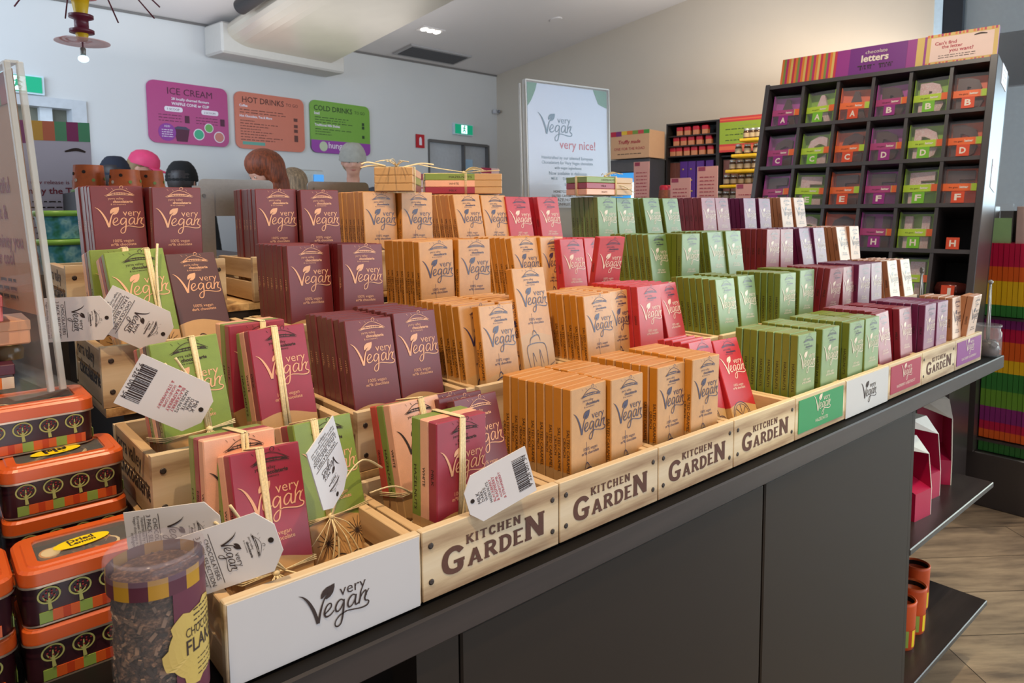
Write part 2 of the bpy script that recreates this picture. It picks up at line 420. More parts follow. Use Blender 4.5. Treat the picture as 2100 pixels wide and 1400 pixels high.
def slab_width(word, h, gap=0.14, widths=None):
    wd = dict(K=.72, I=.3, T=.7, C=.66, H=.74, E=.6, N=.78, G=.76, A=.8, R=.74, D=.72)
    return sum((wd.get(c, .4) + gap) * h * (widths[i] if widths else 1) for i, c in enumerate(word)) - gap * h
# fitted placements: x, y, z of the lower front corner, lean, roll, turn
FIT = {'m0a': (0.15, 3.111, 1.414, 0.092, 0.018, 0.054), 'm0b': (0.531, 3.067, 1.405, -0.029, 0.001, 0.047), 'm1a': (1.351, 3.014, 1.402, 0.015, 0.012, 0.034), 'm1b':
    (1.732, 2.932, 1.401, 0.061, 0.004, 0.012), 'o2a': (2.403, 3.031, 1.393, 0.044, 0.009, 0.035), 'o2b': (2.784, 2.994, 1.393, 0.013, -0.005, 0.021), 'o3a': (3.573, 3.032,
    1.399, 0.194, 0.014, 0.039), 'o3b': (3.954, 3.047, 1.395, 0.192, -0.002, 0.044), 'r4a': (4.301, 3.026, 1.385, 0.207, -0.008, 0.029), 'r4b': (4.852, 3.091, 1.383, 0.188,
    -0.001, 0.065), 'g5a': (5.751, 3.041, 1.371, 0.08, -0.009, 0.027), 'g5b': (6.224, 3.092, 1.372, 0.126, -0.015, 0.065), 'g6a': (6.814, 3.059, 1.382, 0.182, 0.01, 0.045),
    'g6b': (7.231, 3.055, 1.377, 0.17, 0.007, 0.039), 'c7a': (8.07, 3.041, 1.385, 0.111, 0.003, 0.032), 'c7b': (8.476, 3.048, 1.389, 0.133, 0.005, 0.041), 'p8a': (9.211,
    3.045, 1.384, 0.095, 0.002, 0.033), 'p8b': (9.673, 3.042, 1.385, 0.105, -0.004, 0.031), 'w9a': (10.355, 3.011, 1.406, 0.128, 0.01, 0.017), 'w9b': (10.834, 3.01, 1.407,
    0.143, 0.005, 0.017), 'm31a': (1.27, 2.167, 0.948, 0.109, -0.019, 0.065), 'm31b': (1.651, 2.049, 0.947, 0.075, -0.029, 0.034), 'o32a': (2.402, 2.069, 0.937, 0.007, 0.032,
    0.047), 'o32b': (2.783, 2.04, 0.947, 0.045, -0.018, 0.029), 'o33a': (3.602, 2.128, 0.945, 0.185, -0.006, 0.071), 'o33b': (3.983, 2.181, 0.932, 0.108, -0.011, 0.115),
    'r34a': (4.195, 2.073, 0.913, 0.163, -0.023, 0.066), 'r34b': (4.304, 1.889, 0.935, -0.159, -0.016, -0.039), 'g35a': (5.638, 2.071, 0.923, 0.154, -0.016, 0.063), 'g35b':
    (6.019, 1.992, 0.912, 0.008, -0.008, 0.019), 'g36a': (6.782, 2.034, 0.922, 0.144, -0.001, 0.038), 'g36b': (7.163, 2.025, 0.924, 0.133, -0.005, 0.028), 'c37a': (8.008,
    2.032, 0.922, 0.003, -0.014, 0.035), 'c37b': (8.398, 2.016, 0.917, 0.036, -0.008, 0.027), 'p38a': (9.182, 2.032, 0.925, 0.173, -0.007, 0.031), 'p38b': (9.563, 2.027,
    0.921, 0.142, -0.011, 0.032), 'w39a': (10.345, 2.015, 0.922, 0.165, -0.01, 0.017), 'w39b': (10.726, 2.03, 0.917, 0.098, -0.011, 0.039), 'm21a': (1.255, 1.11, 0.484,
    0.234, -0.026, 0.049), 'm21b': (1.646, 1.152, 0.49, 0.202, -0.025, 0.057), 'o22a': (2.202, 1.126, 0.489, 0.163, 0.003, 0.041), 'o22b': (2.299, 1.014, 0.488, 0.168,
    -0.024, 0.104), 'o23a': (3.406, 1.01, 0.47, 0.112, 0.007, 0.05), 'o23b': (3.845, 1.154, 0.461, 0.08, -0.023, 0.165), 'tall': (2.749, 1.128, 0.745, 0.195, -0.016, 0.049),
    'r24a': (4.179, 1.079, 0.487, 0.099, -0.003, 0.047), 'r24b': (4.793, 1.173, 0.472, 0.236, -0.014, 0.161), 'g25a': (5.413, 1.021, 0.476, 0.14, -0.021, 0.039), 'g25b':
    (5.876, 1.053, 0.478, 0.133, -0.025, 0.055), 'g26a': (6.463, 0.979, 0.471, 0.012, -0.018, 0.028), 'g26b': (6.97, 1.013, 0.476, 0.005, -0.017, 0.032), 'c27a': (7.511,
    0.993, 0.474, -0.096, -0.007, 0.026), 'c27b': (8.01, 0.966, 0.458, 0.017, -0.018, 0.074), 'p28a': (8.403, 0.959, 0.469, -0.01, -0.006, 0.018), 'p28b': (8.866, 0.958,
    0.463, 0.035, -0.007, 0.04), 'w29a': (9.561, 0.944, 0.461, 0.133, -0.009, 0.037), 'w29b': (10.057, 0.932, 0.458, 0.159, -0.011, 0.04), 'o12a': (2.241, 0.11, 0.038, 0.006,
    0, 0.079), 'o12b': (2.622, 0.101, 0.038, 0.019, -0.016, 0.07), 'o13a': (3.141, 0.114, 0.039, 0.017, -0.022, 0.077), 'o13b': (3.522, 0.098, 0.051, -0.006, -0.019, 0.021),
    'r14a': (4.143, 0.338, 0.07, 0.256, -0.014, 0.066), 'r14b': (4.524, 0.282, 0.059, 0.36, -0.016, -0.041), 'g15a': (5.131, 0.083, 0.045, -0.004, -0.02, 0.039), 'g15b':
    (5.609, 0.087, 0.047, -0.008, -0.013, 0.033), 'g16a': (6.182, 0.084, 0.046, -0.006, -0.013, 0.037), 'g16b': (6.563, 0.074, 0.045, 0.011, -0.014, 0.036), 'c17a': (7.026,
    -0.021, 0.036, 0.149, 0.029, 0.041), 'c17b': (7.595, 0.084, 0.047, 0.07, -0.015, 0.025), 'p18a': (8.145, 0.065, 0.046, -0.011, -0.002, 0.022), 'p18b': (8.526, 0.051,
    0.045, 0.001, -0.009, 0.015), 'w19a': (9.149, 0.052, 0.042, 0.037, -0.001, 0.048), 'w19b': (9.53, 0.063, 0.045, -0.124, 0.011, 0.038), 'G1': (0.179, 0.229, 0.029, 0.274,
    -0.041, 0.083), 'G2': (0.099, 0.522, 0.053, 0.115, -0.028, 0.03), 'G3': (0.626, 0.439, 0.049, 0.299, -0.025, 0.098), 'G4': (1.177, 0.107, 0.028, 0.02, -0.03, 0.081),
    'G5': (1.211, 0.433, 0.05, 0.248, -0.015, 0.054), 'm11': (1.605, 0.267, 0.043, 0.299, -0.025, 0.091), 'G7': (0.095, 1.065, 0.484, 0.227, 0.06, 0.001), 'G8': (0.643, 1.13,
    0.488, 0.229, 0.013, 0.044), 'G9': (0.578, 1.492, 0.478, 0.028, 0.009, 0.044), 'G10': (0.099, 2.058, 0.969, 0.274, 0.064, 0.035), 'G11': (0.026, 2.44, 0.959, 0.183,
    0.014, 0.056), 'd0': (0.549, 2.34, 0.965, 0.414, 0.003, 0.097)}

# ================================================================ the room
CO = Vector((27.9, 32.0, 0)); A0 = math.radians(9.88)
DB = Vector((math.cos(A0), math.sin(A0), 0)); DR = Vector((math.sin(A0), -math.cos(A0), 0)); UP = Vector((0, 0, 1))
def room(s, t, z): return CO + DB * s + DR * t + UP * z
def ceil_z(s, t): return 10.69 + 0.030 * s + 0.165 * t
ROOM = frame(CO, DB, -DR, UP)      # x along the back wall, y = into the wall (t = -y), z up
PAINT = mat('white_wall_paint', (212, 212, 212), 0.7, vary=0.015, vscale=3)
PAINTW = mat('warm_white_wall_paint', (206, 196, 182), 0.7, vary=0.015, vscale=3)
CEILM = mat('ceiling_paint', (222, 218, 218), 0.75, vary=0.01, vscale=3)
def floor_mat():
    t = NT('weathered_plank_floor')
    v = t.mapping((1, 1, 1), (0, 0, math.radians(38)))
    br = t.n('ShaderNodeTexBrick'); t.l(v, br.inputs['Vector'])
    br.inputs['Scale'].default_value = 1.0; br.inputs['Brick Width'].default_value = 2.1; br.inputs['Row Height'].default_value = 0.24
    br.inputs['Mortar Size'].default_value = 0.0015; br.offset = 0.37
    br.inputs['Color1'].default_value = lin((240, 218, 192)); br.inputs['Color2'].default_value = lin((206, 184, 160)); br.inputs['Mortar'].default_value = lin((50, 42, 36))
    m2 = t.n('ShaderNodeMapping'); m2.inputs['Scale'].default_value = (2.0, 11, 1); t.l(v, m2.inputs['Vector'])
    n1 = t.noise(1.6, 8, m2.outputs[0], 0.65)
    g = t.ramp(n1, [(0.32, lin((88, 74, 62))), (0.5, lin((170, 156, 138))), (0.7, lin((214, 200, 178)))])
    x = t.n('ShaderNodeMix', data_type='RGBA', blend_type='MULTIPLY'); x.inputs[0].default_value = 0.85
    t.l(br.outputs['Color'], x.inputs[6]); t.l(g, x.inputs[7])
    t.l(x.outputs[2], t.b.inputs['Base Color']); t.b.inputs['Roughness'].default_value = 0.42
    t.bump(n1, 0.2, 0.001); return t.m
fm = MB().box(-14, -12, -5.2, 46, 48, -4.9, floor_mat())
struct(fm.build('floor'))
bw = MB()
def wseg(s0, s1, z0, z1): bw.box(s0, 0, z0, s1, 0.6, z1, PAINT, ROOM)
wseg(-48, -30, -4.9, 9.9); wseg(-30, -24.0, 6.15, 10.1); wseg(-24.0, -6.1, -4.9, 10.6); wseg(-6.1, -0.8, 6.25, 10.7); wseg(-0.8, 0.6, -4.9, 10.8)
struct(bw.build('wall_back'))
rw = MB()
pts = [(0, -4.9), (0, ceil_z(0, 0) + .1), (24.4, ceil_z(0, 24.4) + .1), (24.4, -4.9)]
rw.prism([(a, b) for a, b in pts], -0.6, PAINTW, frame(CO, DR, UP))
struct(rw.build('wall_right'))
cm = MB()
v = [room(s, t, ceil_z(s, t)) for s, t in ((-48, 0.0), (12, 0.0), (12, 42), (-48, 42))]
cm.add(v + [p + UP * 0.4 for p in v], [(0, 1, 2, 3), (7, 6, 5, 4), (0, 4, 5, 1), (1, 5, 6, 2), (2, 6, 7, 3), (3, 7, 4, 0)], CEILM)
struct(cm.build('ceiling'))
# shadow-gap trim along the ceiling line
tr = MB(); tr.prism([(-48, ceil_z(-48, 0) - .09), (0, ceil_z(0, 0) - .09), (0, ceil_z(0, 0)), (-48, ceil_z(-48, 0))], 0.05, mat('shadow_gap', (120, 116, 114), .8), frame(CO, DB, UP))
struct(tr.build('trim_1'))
# door openings in the back wall
JAMB = mat('door_frame_paint', (196, 200, 206), 0.5)
d1 = MB(); d1.box(-30, .45, -4.9, -24.0, .6, 6.15, mat('door_recess_olive', (112, 112, 98), .6), ROOM)
for a, b in ((-24.35, -23.85), (-30.2, -29.7)): d1.box(a, -.1, -4.9, b, .45, 6.35, JAMB, ROOM)
d1.box(-29.7, -.1, 6.0, -24.35, .45, 6.35, JAMB, ROOM); d1.box(-25.3, .2, -4.9, -24.9, .44, 6.0, mat('door_edge', (214, 220, 226), .5), ROOM)
struct(d1.build('door_1'))
GDOOR = mat('grey_door_paint', (184, 188, 194), 0.35)
FRM = mat('aluminium_door_frame', (110, 108, 108), 0.4, 0.4)
d2 = MB(); d2.box(-6.0, .2, -4.9, -3.1, .4, 6.15, GDOOR, ROOM); d2.box(-3.05, .2, -4.9, -.95, .4, 6.15, GDOOR, ROOM)
for a, b in ((-6.1, -5.98), (-3.12, -3.02), (-.95, -.8)): d2.box(a, -.05, -4.9, b, .42, 6.25, FRM, ROOM)
d2.box(-6.0, -.05, 6.13, -.95, .42, 6.28, FRM, ROOM)
d2o = struct(d2.build('door_2'))
MB().box(-2.95, .12, -4.5, -2.2, .19, 5.3, mat('door_glass', (170, 205, 235), .08, spec=.8), ROOM).build('glass_strip', d2o, True)
MB().box(-1.25, .02, 3.2, -1.1, .14, 4.5, mat('black_door_pull', (40, 40, 42), .4), ROOM).build('door_handle', d2o, True)
# end of the right wall: dark post, then the space behind the glazing
po = MB(); po.box(24.4, -.25, -4.9, 25.1, .35, 16.0, mat('dark_steel_post', (38, 42, 50), .35, .3), frame(CO, DR, DB, UP))
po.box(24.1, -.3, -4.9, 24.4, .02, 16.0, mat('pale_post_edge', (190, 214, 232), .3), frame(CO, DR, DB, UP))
struct(po.build('trim_2'))
wf = MB(); wf.box(6, 11.4, -4.9, 45, 12, 16, mat('far_wall_paint', (168, 176, 180), .6), frame(CO, DR, DB, UP))
struct(wf.build('wall_far'))
bmm = MB(); bmm.box(25.1, .1, 6.9, 45, .5, 9.0, mat('dark_header_beam', (34, 30, 32), .5), frame(CO, DR, DB, UP))
struct(bmm.build('trim_3'))
gl = MB(); gl.box(25.2, .05, -4.9, 45, .1, 16, mat('glazing', (240, 246, 250), .02, vary=0, alpha=0.12), frame(CO, DR, DB, UP))
struct(gl.build('window_1'))

# ceiling fittings -------------------------------------------------------
SLOPE = frame(room(0, 0, 10.69), DB + UP * .030, -(DR + UP * .165))   # local y = into the wall, z = up out of the ceiling
def on_ceiling(s, t): return frame(room(s, t, ceil_z(s, t)), DB + UP * .030, -(DR + UP * .165))
v = root('ceiling_vent', 'grey rectangular louvred air vent set in the ceiling', 'vent', on_ceiling(-6.8, 1.3))
MB().box(-2.3, -.75, -.1, 2.3, .75, 0.0, mat('vent_frame', (170, 168, 170), .5)).build('vent_frame', v)
vs = MB()
for i in range(9): vs.box(-2.1, -.6 + i * .135, -.13, 2.1, -.52 + i * .135, -.1, mat('vent_slats', (84, 84, 88), .6))
vs.build('slats', v)
EMW = mat('lamp_glow', (255, 250, 240), .5, vary=0, emit=14)
dl = root('downlight', 'recessed downlight with three small round bright lamps', 'ceiling light', on_ceiling(-9.5, 3.9))
MB().box(-.75, -.3, -.04, .75, .3, 0.02, CEILM).build('bezel', dl)
for i in range(3):
    MB().lathe([(.17, -.07), (.17, -.03)], EMW, T(-.43 + i * .43, 0, 0), 16).build('lamp', dl)
MB().lathe([(.42, -.06), (.45, 0)], mat('speaker_grille', (140, 140, 150), .7), on_ceiling(-11.6, 2.5), 24).build('ceiling_speaker')
tag(bpy.data.objects['ceiling_speaker'], 'flat round grey speaker grille in the ceiling beside the duct', 'speaker')
MB().lathe([(.3, -.05), (.34, 0)], CEILM, on_ceiling(-4.5, 7.9), 20).build('smoke_detector')
tag(bpy.data.objects['smoke_detector'], 'small pale smoke detector disc on the sloping ceiling', 'smoke detector')
# big duct: boxed end on the wall, flat-oval duct running up along the ceiling
DUCTM = mat('duct_cream_metal', (206, 198, 184), .3, .35, vary=.03, vscale=6)
du = root('air_duct', 'large cream flat-sided air duct with a boxed end high on the back wall', 'air duct', Matrix.Translation(room(-16, 0, 8.7)))
b = MB(); b.box(-19.1, -1.5, 8.75, -12.9, -.02, 10.02, mat('duct_box', (196, 192, 186), .5, vary=.02), ROOM, bev=.08); b.build('end_box', du, True)
oval = []
for i in range(13): a = PI / 2 + PI * i / 12; oval.append((-17.7 + 1.15 * math.cos(a), -.66 + .6 * math.sin(a)))
oval += [(-13.7, -1.26), (-13.0, -.06)]
du2 = MB(); L = Vector(DR + UP * .165).normalized()
du2.prism([(x, y) for x, y in oval], 30, DUCTM, frame(room(0, 0.6, 10.25), DB, UP - L * UP.dot(L), L))
du2.build('flat_oval_duct', du, True)
du3 = MB(); du3.lathe([(.3, 0), (.3, 8)], mat('ribbed_black_hose', (44, 42, 44), .5), frame(room(-19.3, 3.4, 10.15), DB, UP - L * UP.dot(L), L)); du3.build('flexible_hose', du, True)

# wall fittings ------------------------------------------------------------
def rrect(x0, y0, x1, y1, r, n=6):
    p = []
    for cx, cy, a in ((x1 - r, y1 - r, 0), (x0 + r, y1 - r, PI / 2), (x0 + r, y0 + r, PI), (x1 - r, y0 + r, 3 * PI / 2)):
        p += [(cx + r * math.cos(a + PI / 2 * i / n), cy + r * math.sin(a + PI / 2 * i / n)) for i in range(n + 1)]
    return p
def wallM(s, z, t=0.0): return frame(room(s, t + .02, z), DB, UP)       # x along the wall, y up, z out of the wall
def board(name, s0, z0, s1, z1, col, label):
    r = root(name, label, 'menu board', wallM(s0, z0, 0)); W_, H_ = s1 - s0, z1 - z0
    MB().prism(rrect(0, 0, W_, H_, .3), .08, col).build('panel', r)
    return r, W_, H_
def prints(parent, items, z=.085, name='lettering'):
    mb = MB()
    for it in items: it(mb)
    return mb.build(name, parent)
DK = mat('menu_dark_print', (84, 30, 58), .6, vary=0); DK2 = mat('menu_brown_print', (96, 50, 44), .6, vary=0); DK3 = mat('menu_green_print', (34, 60, 30), .6, vary=0)
WP = mat('menu_white_print', (235, 225, 235), .6, vary=0)
Z = T(0, 0, .086)
r, W_, H_ = board('menu_board', -21.6, 5.0, -18.2, 7.5, mat('menu_magenta', (176, 52, 120), .4, vary=.02), 'magenta menu board headed ICE CREAM on the back wall')
mb = MB(); put_text(mb, 'ICE CREAM', .8, 2.0, 1.9, DK, Z); put_text(mb, '28 locally churned flavours', .95, 1.78, 1.6, WP, Z, bold=.02); put_text(mb, 'WAFFLE CONE or CUP', .95, 1.58, 1.6, WP, Z, bold=.03)
for x in (.65, 2.2):
    mb.prism(rrect(x, 1.3, x + .75, 1.5, .08), 0, WP, T(0, 0, .085)); put_text(mb, '1 SCOOP' if x < 1 else '2 SCOOPS', x + .12, 1.35, .5, DK, T(0, 0, .088))
    for k in range(3): scribble(mb, x - .25, 1.15 - k * .12, .95, DK, Z, .03, 5)
    mb.box(x + .82, .88, .086, x + 1.02, 1.18, .09, DK)
mb.lathe([(.36, 0), (.36, .004)], mat('menu_violet', (140, 50, 150), .5, vary=0), T(.72, .45, .086), 24)
for k in range(5): put_text(mb, 'ADD', .6, .25 + k * .1, .24, WP, T(0, 0, .094)) if k == 4 else scribble(mb, .5, .27 + k * .09, .45, WP, T(0, 0, .094), .03, 4)
mb.prism([(1.1, .1), (1.55, .1), (1.65, .6), (1.0, .6)], 0, DK, T(0, 0, .087)); mb.prism([(.95, .6), (1.7, .6), (1.5, .72), (1.15, .72)], 0, mat('menu_cup_lid', (70, 60, 90), .5, vary=0), T(0, 0, .087))
for cx, cy, rr_, c in ((2.05, .45, .24, (60, 170, 130)), (2.5, .75, .2, (110, 170, 90)), (2.95, .4, .24, (200, 120, 110))):
    mb.lathe([(rr_, 0), (rr_, .004)], WP, T(cx, cy, .086), 20); mb.lathe([(rr_ * .85, 0), (rr_ * .85, .004)], mat('badge_%d' % c[0], c, .5, vary=0), T(cx, cy, .09), 20)
mb.build('lettering', r)
r, W_, H_ = board('menu_board', -17.86, 5.0, -14.33, 7.5, mat('menu_terracotta', (204, 112, 88), .4, vary=.02), 'terracotta menu board headed HOT DRINKS TO GO')
mb = MB(); put_text(mb, 'HOT DRINKS', .35, 2.05, 2.1, DK2, Z, bold=.01); put_text(mb, 'TO GO', 2.55, 2.08, .65, DK2, Z)
put_text(mb, 'Coffee', .2, 1.85, .4, WP, Z, bold=.03); put_text(mb, 'Hot Chocolate, Tea & More', .2, 1.4, 1.6, WP, Z, bold=.03)
for k in range(12):
    z = 1.72 - k * .12
    if abs(z - 1.42) < .07: continue
    scribble(mb, .22, z, (2.2, 2.3, .9, 2.4, .7, 1.9, 1.4, 1.0, 1.6, 1.3, 2.1, 1.7)[k], DK2, Z, .035, 8)
for z in (1.5, 1.2, .98, .7, .55): mb.box(2.95, z - .08, .086, 3.15, z + .07, .09, DK2)
mb.box(.3, .18, .086, 1.4, .32, .09, mat('menu_teal', (96, 160, 146), .5, vary=0)); mb.build('lettering', r)
r, W_, H_ = board('menu_board', -13.97, 5.05, -10.35, 7.58, mat('menu_leaf_green', (118, 168, 60), .4, vary=.02), 'leaf green menu board headed COLD DRINKS TO GO')
foot = MB(); foot.prism(rrect(0, 0, W_, .62, .3), .085, mat('menu_purple', (148, 58, 160), .4, vary=.02)); foot.prism([(0, .3), (W_, .3), (W_, .62), (0, .62)], .086, MATS['menu_purple']); foot.build('footer_band', r)
mb = MB(); put_text(mb, 'COLD DRINKS', .2, 2.05, 2.3, DK3, Z, bold=.01); put_text(mb, 'TO GO', 2.65, 2.08, .65, DK3, Z)
put_text(mb, 'Iced', .22, 1.85, .3, WP, Z, bold=.03); put_text(mb, 'Traditional Milk Shakes', .22, 1.3, 1.5, WP, Z, bold=.03)
for z, q in ((1.72, 2), (1.6, 1.8), (1.48, 2.3), (1.15, 2.2), (1.03, .9), (.9, .95)): scribble(mb, .25, z, q, DK3, Z, .035, 7)
for z in (1.6, 1.42, .95): mb.box(3.1, z - .08, .086, 3.25, z + .07, .09, DK3)
mb.lathe([(.24, 0), (.24, .004)], mat('badge_pale', (190, 200, 170), .5, vary=0), T(.7, .32, .088), 20); put_text(mb, 'hungry?', 1.0, .25, 1.3, WP, T(0, 0, .092), bold=.01)
mb.build('lettering', r)
# exit signs, fire sign, sensor
EXG = mat('exit_sign_green', (0, 150, 110), .5, vary=0, emit=.7); EXW = mat('exit_sign_white', (215, 250, 255), .5, vary=0, emit=1.6)
def exit_sign(s0, z0, w_, h_, label, man):
    r = root('exit_sign', label, 'exit sign', wallM(s0, z0, .15))
    MB().box(-.08, -.06, -.15, w_ + .08, h_ + .06, 0, mat('sign_housing', (205, 225, 235), .4)).build('housing', r)
    MB().box(0, 0, 0, w_, h_, .03, EXG).build('face', r)
    m_ = MB(); a = man; m_.box(a, .03, .03, a + h_ * .9, h_ - .03, .04, EXW)
    cx = a + h_ * .45
    for q in ([(cx, h_ * .75, .07), (cx - .03, h_ * .42, .1)], [(cx - .03, h_ * .42, .08), (cx + .12, h_ * .3, .06), (cx + .06, h_ * .1, .05)], [(cx - .03, h_ * .42, .07), (cx - .14, h_ * .2, .05)],
              [(cx, h_ * .68, .05), (cx + .15, h_ * .55, .04)], [(cx, h_ * .68, .05), (cx - .15, h_ * .6, .04)]): ribbon(m_, q, EXG, T(0, 0, .045), sm=False)
    m_.lathe([(.05, 0), (.05, .004)], EXG, T(cx + .03, h_ * .84, .043), 10); m_.build('running_figure', r)
exit_sign(-4.0, 6.75, 1.5, .55, 'lit green exit sign with running figure above the double door', .5)
r = exit_sign(-27.2, 6.45, 1.9, .55, 'lit green exit sign above the doorway behind the clear sign holder', .9)
r = root('fire_sign', 'red and white fire extinguisher sign beside the double door', 'sign', wallM(-7.05, 5.72, .02))
MB().box(0, 0, 0, .63, .75, .04, mat('sign_red', (190, 24, 40), .4, vary=0)).build('plate', r)
mb = MB(); mb.prism([(.22, .15), (.42, .15), (.42, .5), (.36, .6), (.28, .6), (.22, .5)], 0, WP, T(0, 0, .045)); mb.build('pictogram', r)
mb = MB(); mb.box(.0, -.3, 8.25, .4, -.05, 8.5, mat('sensor_white', (200, 200, 205), .4), ROOM @ T(-.5, 0, 0), bev=.04); mb.ball((-.25, -.4, 8.38), .1, mat('sensor_lens', (120, 120, 126), .3), ROOM)
tag(mb.build('motion_sensor'), 'small white motion sensor in the corner of the back wall', 'sensor')

# ================================================================ counter
def boxobj(name, parent, args, m, absolute=True, bev=0):
    return MB().box(*args, m, bev=bev).build(name, parent, absolute)
ct = root('display_counter', 'long charcoal counter with cupboard doors and open end shelves carrying the crates', 'counter', T(4, 2, -4.9))
boxobj('worktop', ct, (-2.4, -.10, -.2, 10.78, 4.2, -.02), CHARTOP, bev=.012)
boxobj('worktop_shade_sheet', ct, (-2.4, -.088, -.021, 10.77, 4.19, -.0185), mat('black_top_shade', (14, 12, 12), .6, spec=.2))  # black sheet: dark worktop surface with the crates' shadow band painted in
for a, b_ in ((1.22, 4.37), (4.40, 7.60)): boxobj('cabinet_door', ct, (a, -.05, -4.7, b_, .03, -.225), CHAR, bev=.012)
boxobj('carcass', ct, (1.0, .04, -4.8, 7.62, 3.9, -.2), DARK); boxobj('stile', ct, (.93, -.05, -4.8, 1.20, .2, -.2), CHAR)
boxobj('plinth', ct, (-2.3, .12, -4.9, 7.6, .3, -4.72), DARK); boxobj('bay_back', ct, (-2.4, 1.6, -4.8, 1.0, 1.8, -.2), DARK)
boxobj('bay_shelf', ct, (-2.4, .1, -2.3, 1.0, 1.6, -2.2), DARK); boxobj('end_panel', ct, (7.62, -.04, -4.85, 7.70, 3.9, -.2), CHAR)
boxobj('rear_support', ct, (7.7, 2.6, -4.85, 10.2, 2.75, -.2), DARK)
for z in (-1.98, -3.78): boxobj('end_shelf', ct, (7.70, -.05, z, 10.8, 2.6, z + .08), CHARTOP, bev=.01)

# stepped riser under the upper crates
TZ = {1: 0.0, 2: 0.40, 3: 0.845, 4: 1.31}; TY = {1: 0.0, 2: 0.975, 3: 1.975, 4: 2.975}
rs = root('stepped_riser', 'stepped timber riser lifting the back three rows of crates', 'riser', T(5, 2.5, -.02))
for t_ in (2, 3, 4):
    boxobj('step', rs, (.04, TY[t_] - .0, -.02, 11.5, TY[t_] + 1.0, TZ[t_] - .06), DARK)
    boxobj('plywood_top', rs, (-.06, TY[t_] - .01, TZ[t_] - .06, 11.55, TY[t_] + .99, TZ[t_] - .005), PLY)

# ================================================================ crates
HC = 0.389
def holed_board(w_, h_, cx, cy, rx, ry, th, m):
    """board in local x,z with an oval hand hole, thickness in y"""
    mb = MB(); n = 24
    hole = [(cx + rx * math.cos(2 * PI * i / n), cy + ry * math.sin(2 * PI * i / n)) for i in range(n)]
    def edge(a):
        c, s = math.cos(a), math.sin(a); k = min(((w_ - cx) if c > 0 else cx) / max(abs(c), 1e-6), ((h_ - cy) if s > 0 else cy) / max(abs(s), 1e-6)); return (cx + c * k, cy + s * k)
    angs = sorted(set([2 * PI * i / n for i in range(n)] + [math.atan2(y - cy, x - cx) % (2 * PI) for x in (0, w_) for y in (0, h_)]))
    ho = [(cx + rx * math.cos(a), cy + ry * math.sin(a)) for a in angs]; ed = [edge(a) for a in angs]; k = len(angs)
    v = [(x, 0, y) for x, y in ho + ed] + [(x, th, y) for x, y in ho + ed]; f = []
    for i in range(k):
        j = (i + 1) % k
        f += [(i, j, k + j, k + i), (2 * k + j, 2 * k + i, 3 * k + i, 3 * k + j), (i, 2 * k + i, 2 * k + j, j), (k + j, 3 * k + j, 3 * k + i, k + i)]
    mb.add(v, f, m); return mb
FACE = frame((0, -.002, 0), (1, 0, 0), (0, 0, 1))
def fit_slab(mb, word, x0, x1, y, h, m, M, **kw):
    w_ = slab_width(word, h, kw.get('gap', .14), kw.get('widths'))
    slab(mb, word, 0, 0, h, m, M @ T(x0, y, 0) @ Matrix.Diagonal(((x1 - x0) / w_, 1, 1, 1)), **kw)
